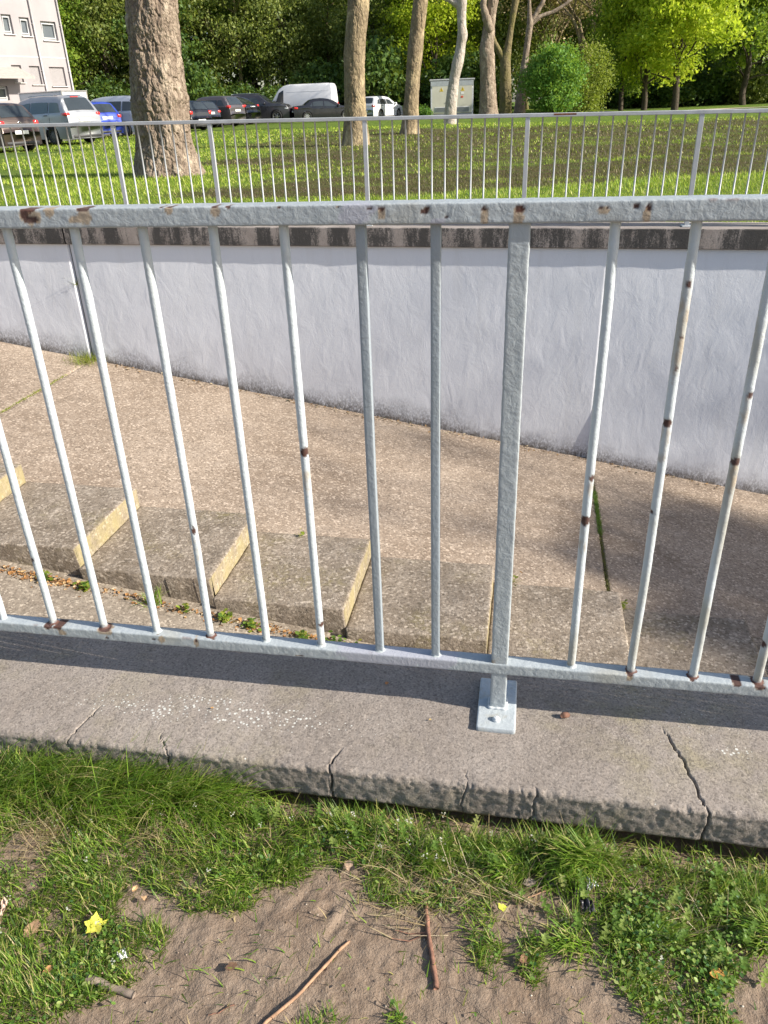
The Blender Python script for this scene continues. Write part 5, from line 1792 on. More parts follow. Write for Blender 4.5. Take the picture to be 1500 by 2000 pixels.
plane_tree("slim plane trunk forking into pale limbs standing beside the round green bush", [(222, 1003, 1026), (200, 1006, 1026), (170, 1010, 1027), (130, 1017, 1031), (100, 1022, 1034), (70, 1026, 1038), (45, 1029, 1042), (20, 1030, 1038), (0, 1031, 1037), (-30, 1033, 1039)],
           (1014, 222), M_bark1, 0.014, 0.03, 7, n=50, m=200, limbs=[([(1037, 48, 0), (1055, 32, 0), (1080, 24, 0), (1105, 8, 0), (1125, -8, 0)], [9, 8, 7, 6, 5]), ([(1036, 45, 0), (1048, 25, 0), (1060, 5, 0), (1068, -20, 0)], [9, 9, 8, 7])])


# ---- woodland behind
def wood_tree_data(seed, h, r, base_h, leaf_m, bark_m, n_clump, per, size, trunk_r=0.2, sigma=0.55, lean=0.0):
    rs = np.random.default_rng(seed)
    mb_ = MB()
    tips = []
    k = 8
    zz = np.linspace(-0.2, h * 0.62, k)
    pts = np.stack([np.cumsum(rs.normal(lean * 0.1, 0.10, k)), np.cumsum(rs.normal(0, 0.10, k)), zz], -1)
    pts[0, :2] = 0
    mb_.tube(pts, np.linspace(trunk_r * 1.2, trunk_r * 0.5, k), 9, False)
    for i in range(2, k):
        for j in range(2):
            a_ = rs.random() * 6.28
            d = np.array([math.cos(a_), math.sin(a_), 0.45 + 0.2 * rs.random()])
            grow(mb_, tips, pts[i], d / np.linalg.norm(d), r * 0.55 * (1.1 - 0.5 * i / k), trunk_r * 0.35, 2, rs, 0.15, 0.55, 5)
    d = np.array([0, 0, 1.0])
    grow(mb_, tips, pts[-1], d, h * 0.16, trunk_r * 0.45, 3, rs, 0.2, 0.5, 5)
    tr = mb_.data("trunk", bark_m, True)
    # clumps: twig ends plus loose masses in an uneven crown volume
    c_ = []
    while len(c_) < n_clump:
        p = rs.uniform(-1, 1, 3)
        if p @ p > 1 or p @ p < 0.12:
            continue
        g_ = vnoise((p * 1.7 + seed)[None], 1.0, seed)[0]
        if g_ < -0.15:
            continue
        c_.append((p[0] * r, p[1] * r, base_h + (h - base_h) * (p[2] * 0.5 + 0.5)))
    tp = np.array(tips)
    tp = tp[tp[:, 2] > base_h * 0.8]
    cen = np.concatenate([np.array(c_), tp[rs.permutation(len(tp))[:n_clump]]])
    V_, F_ = leaf_cloud(cen, per, sigma, size, rs)
    V_[:, 2] = np.maximum(V_[:, 2], 0.3)
    return tr, mesh_data("crown", V_, F_, leaf_m)


def place_px(px, Y_):
    r = ray(px, 208)
    x = r[0] / r[1] * Y_
    return np.array([x, Y_, float(terrain(x, Y_)) + EYE])


def put_tree(name, data, pos, rz, sc, label, group=None, cat="tree"):
    root = empty(name, pos, rz)
    root.scale = (sc, sc, sc * rng.uniform(0.92, 1.1))
    for nm, me in zip(("trunk", "crown"), data):
        if me is not None:
            obj(nm, me, root)
    return tag(root, label, cat, group)


WV = [wood_tree_data(11, 15, 4.2, 1.2, L_olive, M_barkd, 130, 95, 0.125, 0.20), wood_tree_data(12, 16, 4.0, 1.0, L_fresh, M_barkd, 130, 95, 0.125, 0.22),
      wood_tree_data(13, 14, 4.4, 1.8, L_lime, M_barkd, 110, 85, 0.125, 0.18), wood_tree_data(14, 17, 4.5, 0.8, L_dark, M_barkd, 140, 90, 0.15, 0.25),
      wood_tree_data(15, 15, 3.8, 2.4, L_olive, M_bark4, 70, 60, 0.12, 0.17), wood_tree_data(16, 16, 4.6, 1.6, L_fresh, M_bark4, 120, 90, 0.135, 0.2)]
WL = ["olive-brown budding tree in the wood behind the car park", "fresh green leafy tree in the wood behind the car park", "yellow-green sunlit tree in the wood behind the car park", "dark green dense tree in the wood behind the car park",
      "thinly leaved olive tree in the wood with bare limbs showing", "tall mid-green tree in the wood with mossy trunk"]
for (px, Y_, k, sc) in ((60, 78, 3, 1), (130, 74, 1, .9), (175, 80, 3, 1), (215, 76, 0, 1), (262, 82, 1, 1.05), (318, 78, 3, 1), (372, 80, 0, .95), (425, 84, 1, 1), (470, 80, 4, 1), (505, 86, 3, 1.05), (560, 82, 0, 1), (605, 90, 1, 1.05),
                        (645, 84, 4, 1), (690, 92, 3, 1), (735, 80, 0, .95), (770, 86, 2, .95), (812, 80, 1, .9), (850, 76, 2, 1), (905, 82, 2, 1), (945, 88, 4, 1), (985, 80, 0, .95), (1030, 86, 4, 1), (1075, 90, 0, 1), (1120, 96, 5, 1.0),
                        (1165, 88, 0, 1), (20, 92, 1, 1), (150, 98, 5, 1.1), (350, 100, 3, 1.1), (520, 104, 3, 1.1), (660, 108, 0, 1.1), (800, 100, 5, 1.1), (950, 104, 1, 1.1), (1090, 112, 3, 1.15), (1230, 96, 3, 1.0), (1290, 104, 5, 1.0), (1350, 92, 3, .95),
                        (1420, 98, 1, 1.0), (1470, 88, 3, 1.0), (1540, 92, 5, 1.0), (1600, 84, 1, 1), (-60, 84, 3, 1), (1200, 112, 5, 1.1)):
    put_tree("wood_tree", WV[k], place_px(px, Y_), rng.random() * 6.28, sc, WL[k], "trees of the wood: " + WL[k].split(" tree")[0])

# right-hand park trees
lime = wood_tree_data(31, 11.5, 4.4, 2.0, L_lime, M_barkd, 130, 85, 0.15, 0.24, 0.5)
put_tree("lime_green_tree", lime, place_px(1318, 62), 0.4, 0.92, "bright lime-green tree with dark forked trunk beyond the lawn")
put_tree("lime_green_tree", lime, place_px(1258, 66), 2.3, 0.80, "second lime-green tree with thin trunk beside the bright one")
put_tree("park_tree", WV[1], place_px(1213, 68), 1.3, 0.72, "mid-green tree with dark trunk between feathery bush and lime-green trees")
drk = wood_tree_data(33, 12, 4.8, 2.1, L_fresh, M_barkd, 130, 75, 0.16, 0.25, 0.55)
put_tree("park_tree", drk, place_px(1450, 73), 0.9, 0.95, "broad green tree with thin leaning trunk standing right of the lime-green trees")
put_tree("park_tree", drk, place_px(1590, 78), 2.9, 0.95, "broad green tree at the lawn's right end")
mb = MB()
tips = []
rs = np.random.default_rng(77)
for q in range(5):
    a_ = q * 1.26
    grow(mb, tips, np.array([0, 0, 3.2]), np.array([0.5 * math.cos(a_), 0.5 * math.sin(a_), 0.8]), 3.0, 0.16, 4, rs, 0.2, 0.5, 6)
mb.tube([(0, 0, -0.2), (0.1, 0, 1.5), (0, 0, 3.3)], [0.3, 0.24, 0.2], 10, False)
tan_tr = mb.data("trunk", M_bark2, True)
V_, F_ = leaf_cloud(np.array(tips), 34, 0.45, 0.10, rs)
put_tree("budding_plane_tree", (tan_tr, mesh_data("crown", V_, F_, L_tan)), place_px(1140, 74), 0.7, 1.12, "pale tan budding plane tree rising behind the round green bush")
put_tree("budding_plane_tree", (tan_tr, mesh_data("crown", V_, F_, L_tan)), place_px(1070, 80), 2.7, 1.1, "pale tan budding plane tree behind the slim forked trunk")


def bush_data(seed, r, h, leaf_m, n_c, per, size, sigma=0.3, wispy=False):
    rs = np.random.default_rng(seed)
    c_ = []
    while len(c_) < n_c:
        p = rs.uniform(-1, 1, 3)
        q = p @ p
        if q > 1 or (q < 0.35 and rs.random() < 0.7):
            continue
        k_ = 1 + 0.28 * vnoise((p * 1.9 + seed)[None], 1.0, seed)[0]
        c_.append((p[0] * r * k_, p[1] * r * k_, max(0.15, h * 0.5 * (1 + p[2] * k_))))
    V_, F_ = leaf_cloud(np.array(c_), per, sigma, size, rs, 1.6 if wispy else 0.8)
    V_[:, 2] = np.maximum(V_[:, 2], 0.02)
    mb_ = MB()
    for q in range(7):
        a_ = rs.random() * 6.28
        mb_.tube([(0.1 * math.cos(a_), 0.1 * math.sin(a_), -0.1), (0.3 * r * math.cos(a_), 0.3 * r * math.sin(a_), h * 0.3), (0.55 * r * math.cos(a_), 0.55 * r * math.sin(a_), h * 0.7)], [0.05, 0.035, 0.012], 6, False)
    return mb_.data("stem", M_barkd, True), mesh_data("foliage", V_, F_, leaf_m)


def put_bush(name, data, pos, rz, sc, label, group=None):
    root = empty(name, pos, rz)
    root.scale = sc
    obj("stem", data[0], root)
    obj("foliage", data[1], root)
    return tag(root, label, "bush", group)


put_bush("round_bush", bush_data(41, 1.75, 4.0, L_bush, 190, 70, 0.085, 0.26), place_px(1076, 56), 0.3, (1, 1, 1.0), "round fresh-green leafy bush beside the slim forked trunk")
put_bush("feathery_bush", bush_data(42, 1.45, 3.6, L_lime if False else leaf_mat("feathery_leaves", [(0.1, (0.12, 0.17, 0.02)), (0.5, (0.21, 0.27, 0.035)), (0.9, (0.33, 0.36, 0.07))], 0.4), 150, 70, 0.06, 0.26, True), place_px(1142, 59), 0.3, (1, 1, 1.05), "tall feathery yellow-green bush beside the round green bush")
BV_ = [bush_data(51, 2.2, 3.2, L_dark, 110, 55, 0.15, 0.35), bush_data(52, 1.9, 2.6, L_olive, 90, 50, 0.14, 0.35), bush_data(53, 2.0, 2.6, L_dark, 90, 50, 0.14, 0.35)]
BL = ["dark green undergrowth bush at the edge of the wood", "olive undergrowth bush at the edge of the wood", "low dark undergrowth bush at the edge of the wood"]
for i, px in enumerate(list(range(-40, 1000, 52)) + list(range(1165, 1580, 40))):
    k = (0, 2, 1, 0, 2)[i % 5]
    Y_ = (74 if px < 1000 else 78) + 5 * rng.random()
    s_ = rng.uniform(0.9, 1.3) * (0.85 if px > 1000 else 1.0)
    put_bush("undergrowth_bush", BV_[k], place_px(px + rng.uniform(-12, 12), Y_), rng.random() * 6.28, (s_, s_, s_ * rng.uniform(0.8, 1.25)), BL[k], "undergrowth: " + BL[k].split(" undergrowth")[0])

# the depth of the wood behind, which reads as one mass
rs = np.random.default_rng(61)
cen = []
for k in range(1500):
    px = rs.uniform(-350, 1850)
    Y_ = rs.uniform(104, 135)
    p = place_px(px, Y_)
    cen.append((p[0], p[1], p[2] + 0.3 + 22 * rs.random() ** 0.9))
V_, F_ = leaf_cloud(np.array(cen), 26, 1.2, 0.42, rs)
tag(mobj("distant_wood", V_, F_, L_olive), "hazy mass of woodland foliage behind all the trees", "woodland", kind="stuff")

# tall plane trees past the low end of the ramp; their branches dapple it
def dapple_tree(u, v, seed, per, sz, label):
    rs_ = np.random.default_rng(seed)
    mb_ = MB()
    tips_ = []
    mb_.tube([(0, 0, -0.3), (0.1, 0.1, 4), (0, 0.2, 8.5)], [0.55, 0.42, 0.36], 14, False)
    for q in range(6):
        a_ = q * 1.05 + 0.3
        grow(mb_, tips_, np.array([0, 0.2, 8.0 + 0.25 * q]), np.array([0.62 * math.cos(a_), 0.62 * math.sin(a_), 0.7]), 3.1, 0.2, 4, rs_, 0.12, 0.5, 6)
    V2, F2 = leaf_cloud(np.array(tips_), per, 0.45, sz, rs_)
    root_ = empty("plane_tree", W(u, v, -1.2), TH)
    root_.scale = (1.0, 0.42, 1.0)
    tag(root_, label, "tree", "plane trees on the lawn")
    obj("trunk", mb_.data("trunk", M_bark1, True), root_)
    obj("crown", mesh_data("crown", V2, F2, L_tan), root_)


dapple_tree(31.0, 3.0, 5, 7, 0.10, "tall sparsely budding plane tree past the low end of the ramp")
dapple_tree(36.0, 2.0, 6, 90, 0.17, "tall leafier plane tree farther past the low end of the ramp")

# ================================================================== CARS
def car_paint(name, c, metal=0.35, rough=0.32):
    m_, t_, b_ = new_mat(name)
    co_ = obj_co(t_)
    t_.links.new(mixc(t_, mapr(t_, noise(t_, co_, 2.5, 5), 0.35, 0.75, 0, 0.35), c, tuple(x * 0.8 + 0.02 for x in c)), b_.inputs["Base Color"])
    b_.inputs["Metallic"].default_value = metal
    b_.inputs["Roughness"].default_value = rough
    b_.inputs["Coat Weight"].default_value = 0.6
    b_.inputs["Coat Roughness"].default_value = 0.08
    return m_


def glass_mat(name, c=(0.022, 0.027, 0.03)):
    m_, t_, b_ = new_mat(name)
    co_ = obj_co(t_)
    t_.links.new(mixc(t_, noise(t_, co_, 1.2, 3), c, tuple(x * 2.2 for x in c)), b_.inputs["Base Color"])
    b_.inputs["Roughness"].default_value = 0.06
    b_.inputs["Specular IOR Level"].default_value = 0.8
    return m_


M_glass = glass_mat("car_glass")
M_glass2 = glass_mat("clear_car_glass", (0.06, 0.08, 0.078))
M_rubber = plain("tyre_rubber", (0.018, 0.018, 0.018), 0.85)
M_rim = plain("alloy_rim", (0.50, 0.50, 0.51), 0.3, 0.8, 0.1)
M_rimd = plain("steel_rim", (0.12, 0.12, 0.125), 0.45, 0.5)
M_under = plain("underbody_black", (0.012, 0.012, 0.012), 0.9)
M_trim = plain("black_plastic_trim", (0.025, 0.025, 0.026), 0.6)
M_chrome = plain("bright_trim", (0.6, 0.6, 0.62), 0.2, 0.9, 0.05)
m, t, b = new_mat("tail_light_red")
t.links.new(mixc(t, noise(t, obj_co(t), 9.0, 2), (0.42, 0.010, 0.012), (0.75, 0.05, 0.04)), b.inputs["Base Color"])
b.inputs["Roughness"].default_value = 0.12
b.inputs["Coat Weight"].default_value = 0.8
M_tail = m
M_head = plain("headlight_glass", (0.62, 0.64, 0.66), 0.12, 0.3)
M_plate = plain("number_plate_white", (0.72, 0.72, 0.70), 0.5, 0, 0.04)

PROFILES = {   # (fraction from tail to nose, fraction of height)
    "hatch": [(0, .40), (.004, .58), (.02, .66), (.055, .78), (.105, .945), (.15, .985), (.30, 1.0), (.45, .99), (.55, .955), (.70, .70), (.735, .655), (.85, .60), (.95, .535), (.99, .44), (1, .32)],
    "mpv": [(0, .38), (.004, .56), (.016, .65), (.05, .80), (.085, .945), (.12, .98), (.30, 1.0), (.48, .99), (.58, .945), (.76, .69), (.80, .645), (.90, .58), (.97, .49), (1, .33)],
    "suv": [(0, .40), (.004, .58), (.016, .66), (.05, .80), (.10, .95), (.15, .985), (.32, 1.0), (.48, .99), (.56, .95), (.68, .72), (.715, .685), (.86, .645), (.955, .59), (.99, .50), (1, .36)],
    "coupe_suv": [(0, .42), (.004, .60), (.03, .665), (.10, .75), (.22, .92), (.32, .98), (.42, 1.0), (.52, .98), (.60, .92), (.71, .70), (.74, .67), (.87, .62), (.96, .55), (1, .36)],
    "sedan": [(0, .40), (.004, .60), (.03, .675), (.155, .72), (.175, .735), (.27, .93), (.34, .985), (.45, 1.0), (.55, .97), (.62, .90), (.73, .69), (.76, .655), (.87, .605), (.96, .53), (1, .34)],
    "van": [(0, .20), (.002, .75), (.006, .93), (.02, .985), (.10, 1.0), (.66, 1.0), (.73, .965), (.79, .88), (.875, .60), (.90, .545), (.96, .47), (.99, .38), (1, .24)],
}


def car(label, kind, paint, pos, phi, L, Wd, H, opts=None, group="cars parked behind the lawn", name="parked_car", cat="car"):
    o_ = dict(rim=M_rim, glass=M_glass, side=M_glass, rails=False, spokes=10, wheel_r=0.32, belt=(0.60, 0.66), wins=None, ground=0.20)
    o_.update(opts or {})
    root = empty(name, pos, math.radians(phi))
    tag(root, label, cat, group)
    prof = np.array(PROFILES[kind])
    N_ = 150
    xs = np.unique(np.concatenate([np.linspace(0, 1, N_), np.linspace(0, 0.12, 40), np.linspace(0.9, 1, 24)]))
    zt = np.interp(xs, prof[:, 0], prof[:, 1]) * H
    ker = np.array([1, 2, 3, 2, 1]) / 9
    zs = np.convolve(np.pad(zt, 2, mode='edge'), ker, mode='valid')
    zs[0], zs[-1] = zt[0], zt[-1]
    X = (xs - 0.5) * L
    wr = o_["wheel_r"]
    wx = (-L * 0.5 + L * (0.20 if kind != "van" else 0.19), L * 0.5 - L * (0.19 if kind != "van" else 0.17))
    zl = np.full(len(xs), o_["ground"])
    for w in wx:
        d = (wr + 0.045) ** 2 - (X - w) ** 2
        zl = np.where(d > 0, np.maximum(zl, wr * 0.98 + np.sqrt(np.maximum(d, 0))), zl)
    zl = np.minimum(zl, zs - 0.06)
    bz = lambda f: H * (o_["belt"][1] + (o_["belt"][0] - o_["belt"][1]) * f)
    tum = 0.17 if kind != "van" else 0.09

    def halfw(f, z):
        pl = 1 - 0.13 * np.abs(2 * f - 1) ** 5 - 0.04 * np.abs(2 * f - 1) ** 2
        zb_ = bz(f)
        low = 1 - 0.05 * ((z - 0.5 * zb_) / zb_) ** 2 * 2
        up_ = np.clip((z - zb_) / (H - zb_), 0, 1)
        crease = 0.012 * np.exp(-((z - zb_ * 0.93) / 0.05) ** 2)
        return Wd / 2 * (pl * (low - tum * up_ - 0.06 * up_ ** 3) + crease)

    qs = np.array([0, .06, .14, .24, .34, .44, .54, .62, .70, .78, .86, .92, .96, .985, 1.0])
    mul = np.array([1, 1, 1, 1, 1, 1, 1, 1, 1, 1, 1, .998, .99, .965, .90])
    f_, q_ = np.meshgrid(xs, qs, indexing='ij')
    z_ = zl[:, None] + (zs - zl)[:, None] * q_
    y_ = halfw(f_, z_) * mul[None]
    crown = 0.018 * H
    side_pts = np.stack([np.broadcast_to(X[:, None], z_.shape), y_, z_], -1)
    topy = y_[:, -1]
    top1 = np.stack([X, topy * 0.55, zs + crown * 0.75], -1)
    top2 = np.stack([X, topy * 0.0, zs + crown], -1)
    half = np.concatenate([side_pts, top1[:, None], top2[:, None]], 1)
    mir = half[:, ::-1].copy()[:, 1:]
    mir[..., 1] *= -1
    ringv = np.concatenate([half, mir], 1)
    nu_, nv_ = ringv.shape[:2]
    V_ = ringv.reshape(-1, 3)
    F_ = [tuple(r) for r in grid_faces(nu_, nv_)[:, ::-1]]
    F_.append(tuple(range(nv_)))
    F_.append(tuple((nu_ - 1) * nv_ + k for k in range(nv_ - 1, -1, -1)))
    body = mobj("body", V_, F_, paint, root, smooth_sh=True)

    def zprof(f):
        return np.interp(f, xs, zs)

    def side_win(f0, f1, sgn, mat, slant0=0.0, slant1=0.0, nm="side_window", par=None, tl=0.86, bo=0.02):
        nx, nz = 12, 6
        vs_w = []
        for i in range(nx):
            for j in range(nz):
                tz = j / (nz - 1)
                a0, a1 = f0 + slant0 * tz, f1 + slant1 * tz
                f = a0 + (a1 - a0) * i / (nx - 1)
                zb_ = bz(f) + bo
                ztp = max(zb_ + 0.02, o_["ground"] + (zprof(f) - o_["ground"]) * tl)
                z = zb_ + (ztp - zb_) * tz
                vs_w.append(((f - 0.5) * L, sgn * (float(halfw(np.array(f), np.array(z))) + 0.016), z))
        vs_w = np.array(vs_w)
        F2 = [tuple(r) for r in grid_faces(nx, nz)]
        if sgn < 0:
            F2 = [r[::-1] for r in F2]
        return mobj(nm, vs_w, F2, mat, par or root, smooth_sh=True)

    def end_win(fa, fb, nm, mat, back, yk=0.80):
        nx, ny = 10, 9
        vs_w = []
        for i in range(nx):
            f = fa + (fb - fa) * i / (nx - 1)
            z = zprof(f)
            hw_ = float(halfw(np.array(f), np.array(z))) * yk
            for j in range(ny):
                yy = -1 + 2 * j / (ny - 1)
                cz = crown * (1 - (yy * 0.85) ** 2)
                vs_w.append(((f - 0.5) * L + (-0.012 if back else 0.012), hw_ * yy, z + cz + 0.008))
        F2 = [tuple(r) for r in grid_faces(nx, ny)[:, ::-1]]
        return mobj(nm, np.array(vs_w), F2, mat, root, smooth_sh=True)

    wins = o_["wins"]
    if wins is None:
        wins = {"hatch": [(.10, .19, .05, 0), (.205, .40, 0, 0), (.415, .645, 0, -.12)], "mpv": [(.075, .20, .03, 0), (.215, .43, 0, 0), (.445, .72, 0, -.17)], "suv": [(.09, .20, .04, 0), (.215, .40, 0, 0), (.415, .63, 0, -.11)],
                "coupe_suv": [(.16, .26, .09, 0), (.275, .44, 0, 0), (.455, .66, 0, -.12)], "sedan": [(.24, .29, .05, 0), (.30, .46, 0, 0), (.475, .68, 0, -.13)], "van": [(.71, .84, 0, -.06)]}[kind]
    for sgn in (1, -1):
        for (a0, a1, s0, s1) in wins:
            side_win(a0, a1, sgn, o_["side"], s0, s1)
    rw = {"hatch": (.028, .098), "mpv": (.024, .083), "suv": (.024, .095), "coupe_suv": (.06, .235), "sedan": (.18, .28), "van": None}[kind]
    if rw:
        end_win(rw[0], rw[1], "rear_window", o_["glass"], True)
    fw = {"hatch": (.565, .695), "mpv": (.59, .75), "suv": (.565, .675), "coupe_suv": (.61, .70), "sedan": (.63, .725), "van": (.80, .87)}[kind]
    end_win(fw[0], fw[1], "windscreen", o_["glass"], False)

    def xrear(z):
        k = xs < 0.3
        return (np.interp(z, zs[k], xs[k]) - 0.5) * L

    # lamps, plates, bumpers, handles, mirrors
    tz = o_.get("tail_z", 0.60) * H
    th = o_.get("tail_h", 0.10) * H
    for sgn in (1, -1):
        hw_ = float(halfw(np.array(0.03), np.array(tz)))
        mb_ = MB()
        mb_.box((xrear(tz) + 0.13, sgn * (hw_ - 0.085), tz), (0.30, 0.20, th), sgn * 0.10, 0.03)
        mb_.build("tail_light", M_tail, root, True)
        mb_ = MB()
        zf = 0.47 * H if kind != "van" else 0.36 * H
        hw2 = float(halfw(np.array(0.965), np.array(zf)))
        mb_.box((L * 0.455, sgn * (hw2 - 0.10), zf), (0.28, 0.24, 0.13), sgn * -0.25, 0.04)
        mb_.build("headlight", M_head, root, True)
        for fh in ((0.24, 0.44) if kind != "van" else (0.72,)):
            zh = bz(fh) - 0.07
            mb_ = MB()
            mb_.box(((fh - 0.5) * L, sgn * (float(halfw(np.array(fh), np.array(zh))) + 0.012), zh), (0.20, 0.03, 0.03), 0, 0.008)
            mb_.build("door_handle", M_trim, root)
        fm = fw[1] - 0.03
        mb_ = MB()
        zm = bz(fm) + 0.07
        mb_.box(((fm - 0.5) * L, sgn * (float(halfw(np.array(fm), np.array(zm))) + 0.11), zm), (0.13, 0.20, 0.14 if kind != "van" else 0.28), 0, 0.04)
        mb_.build("wing_mirror", M_trim if kind == "van" else paint, root, True)
        mb_ = MB()
        mb_.box((0, sgn * (Wd / 2 * 0.955), o_["ground"] + 0.03), (L * 0.50, 0.05, 0.09), 0, 0.02)
        mb_.build("sill", M_trim, root)
        # panel gaps
        for fd in ((0.205, 0.425, 0.66) if kind not in ("van",) else (0.40, 0.69, 0.86)):
            mb_ = MB()
            pts_ = [((fd - 0.5) * L + 0.03 * math.sin(k), sgn * (float(halfw(np.array(fd), np.array(z))) + 0.001), z) for k, z in enumerate(np.linspace(o_["ground"] + 0.12, bz(fd), 6))]
            mb_.tube(pts_, [0.005] * 6, 4, False)
            mb_.build("door_seam", M_under, root)
        if o_["rails"]:
            zr = H * 0.985
            mb_ = MB()
            pr = [((f - 0.5) * L, sgn * float(halfw(np.array(f), np.array(zprof(f) * 0.99))) * 0.90, zprof(f) + 0.035) for f in np.linspace(0.14, 0.50, 8)]
            mb_.tube(pr, [0.018] * 8, 6)
            mb_.build("roof_rail", M_chrome, root, True)
    zp = o_.get("plate_z", 0.46) * H
    mb_ = MB()
    mb_.box((xrear(zp) - 0.012, 0, zp), (0.02, 0.52, 0.115), 0, 0.003)
    pl_ = mb_.build("number_plate", M_plate, root)
    mb_ = MB()
    mb_.box((-L / 2 + 0.04, 0, o_["ground"] + 0.07), (0.10, Wd * 0.74, 0.14), 0, 0.03)
    mb_.build("rear_bumper", M_trim, root, True)
    mb_ = MB()
    mb_.box((L / 2 - 0.05, 0, 0.30), (0.12, Wd * 0.62, 0.16), 0, 0.03)
    mb_.build("grille", M_trim, root, True)
    if o_.get("badge"):
        mb_ = MB()
        zq = o_["badge"] * H
        mb_.tube([(xrear(zq) - 0.015, 0.05 * math.cos(a), zq + 0.05 * math.sin(a)) for a in np.linspace(0, 6.283, 15)], [0.010] * 15, 5, False)
        mb_.build("badge", M_chrome, root, True)
    if o_.get("brake"):
        mb_ = MB()
        mb_.box(((0.088 - 0.5) * L, 0, zprof(0.088) + crown + 0.012), (0.05, 0.36, 0.035), 0, 0.01)
        mb_.build("brake_light", M_tail, root)
    mb_ = MB()
    mb_.box((0, 0, 0.36), (L * 0.90, Wd * 0.70, 0.30), 0, 0.02)
    mb_.build("underbody_light_block", M_under, root)  # black box added inside the body to block light through the wheel arches
    if kind == "van":
        for sgn in (1, -1):
            mb_ = MB()
            for z in (0.35 * H, 0.80 * H):
                pts_ = [((f - 0.5) * L, sgn * (float(halfw(np.array(f), np.array(z))) + 0.002), z) for f in np.linspace(0.05, 0.66, 16)]
                mb_.tube(pts_, [0.012] * 16, 5, False)
            mb_.build("body_rib", paint, root, True)
    # wheels
    tw = 0.21
    n_ = 28
    ty = []
    for (y, r) in ((-tw / 2, wr * 0.62), (-tw / 2, wr * 0.90), (-tw / 2 * .8, wr * 0.985), (0, wr), (tw / 2 * .8, wr * 0.985), (tw / 2, wr * 0.90), (tw / 2, wr * 0.62), (tw / 2 * .6, wr * 0.60)):
        ty += [(r * math.cos(a), y, r * math.sin(a)) for a in np.arange(n_) / n_ * 2 * math.pi]
    ty_me = mesh_data("wheel", np.array(ty), grid_faces(8, n_, True), M_rubber, True)
    mb_ = MB()
    mb_.tube([(0, 0.02, 0), (0, 0.05, 0)], [wr * 0.60, wr * 0.58], n_)
    rimv = MB()
    for k in range(o_["spokes"]):
        a = k / o_["spokes"] * 2 * math.pi
        c0, s0 = math.cos(a), math.sin(a)
        wv_ = 0.022 + 0.006 * (10 - min(10, o_["spokes"]))
        p = [(c0 * r - s0 * w, yy, s0 * r + c0 * w) for r, w, yy in ((wr * .10, wv_, .085), (wr * .62, wv_ * .8, .078), (wr * .62, -wv_ * .8, .078), (wr * .10, -wv_, .085))]
        rimv.add(p + [(x, y - 0.03, z) for x, y, z in p], [(0, 1, 2, 3), (7, 6, 5, 4), (0, 4, 5, 1), (1, 5, 6, 2), (2, 6, 7, 3), (3, 7, 4, 0)])
    rimv.tube([(0, 0.05, 0), (0, 0.09, 0)], [wr * .16, wr * .13], 10)
    lip = [(wr * .62 * math.cos(a), 0.085, wr * .62 * math.sin(a)) for a in np.linspace(0, 2 * math.pi, 29)]
    rimv.tube(lip, [0.014] * 29, 5, False)
    rim_me = rimv.data("rim", o_["rim"])
    disc_me = mb_.data("brake_disc", M_under)
    for w in wx:
        for sgn in (1, -1):
            wh = obj("wheel", ty_me, root, (w, sgn * (Wd / 2 - tw / 2 - 0.025), wr), (0, 0, 0 if sgn > 0 else math.pi))
            obj("rim", rim_me, wh)
            obj("brake_disc", disc_me, wh)
    return root


P_brown = car_paint("brown_metallic", (0.105, 0.075, 0.062), 0.5)
P_silver = car_paint("silver_metallic", (0.34, 0.35, 0.37), 0.5, 0.35)
P_silv2 = car_paint("pale_silver", (0.46, 0.49, 0.55), 0.4, 0.35)
P_blue = car_paint("bright_blue", (0.03, 0.065, 0.42), 0.2)
P_black = car_paint("black_gloss", (0.012, 0.012, 0.016), 0.1, 0.25)
P_dblue = car_paint("dark_blue_black", (0.018, 0.022, 0.035), 0.2, 0.25)
P_grey = car_paint("grey_brown_metallic", (0.13, 0.115, 0.12), 0.5)
P_dgrey = car_paint("dark_grey_metallic", (0.06, 0.058, 0.066), 0.5)
P_white = car_paint("white_gloss", (0.72, 0.72, 0.73), 0.0, 0.35)

car("brown metallic hatchback parked beside the silver people carrier", "hatch", P_brown, place_px(-42, 30.5), 148, 4.05, 1.75, 1.50, dict(badge=0.585, plate_z=0.40, tail_h=0.12, tail_z=0.58, spokes=7))
car("silver people carrier with red wraparound tail lights parked beside the brown hatchback", "mpv", P_silver, place_px(84, 35.0), 148, 4.66, 1.88, 1.68, dict(rails=True, side=M_glass2, rim=M_rimd, tail_z=0.615, tail_h=0.075, plate_z=0.50, brake=True, spokes=12))
car("bright blue small hatchback tucked between two silver cars", "hatch", P_blue, place_px(161, 40.0), 140, 3.7, 1.65, 1.47, dict(plate_z=0.56))
car("pale silver van-like car half behind the thick trunk", "mpv", P_silv2, place_px(212, 42.5), 160, 4.6, 1.9, 1.72, dict(spokes=14, belt=(0.58, 0.64)))
car("black hatchback just right of the thick trunk", "hatch", P_black, place_px(342, 49.0), 142, 4.2, 1.76, 1.48, dict(plate_z=0.34, tail_z=0.60, tail_h=0.13))
car("small dark blue car between the black hatchback and the grey crossover", "hatch", P_dblue, place_px(374, 53.0), 138, 3.7, 1.66, 1.45, dict(plate_z=0.55))
car("grey-brown crossover with chrome window line between black cars", "suv", P_grey, place_px(407, 55.0), 152, 4.5, 1.84, 1.70, dict(belt=(0.60, 0.68), plate_z=0.52, tail_z=0.64))
car("black sloping-roof SUV with red tail lights parked beside the dark grey SUV", "coupe_suv", P_black, place_px(438, 60.0), 152, 4.85, 1.95, 1.70, dict(rails=True, plate_z=0.62, tail_z=0.66))
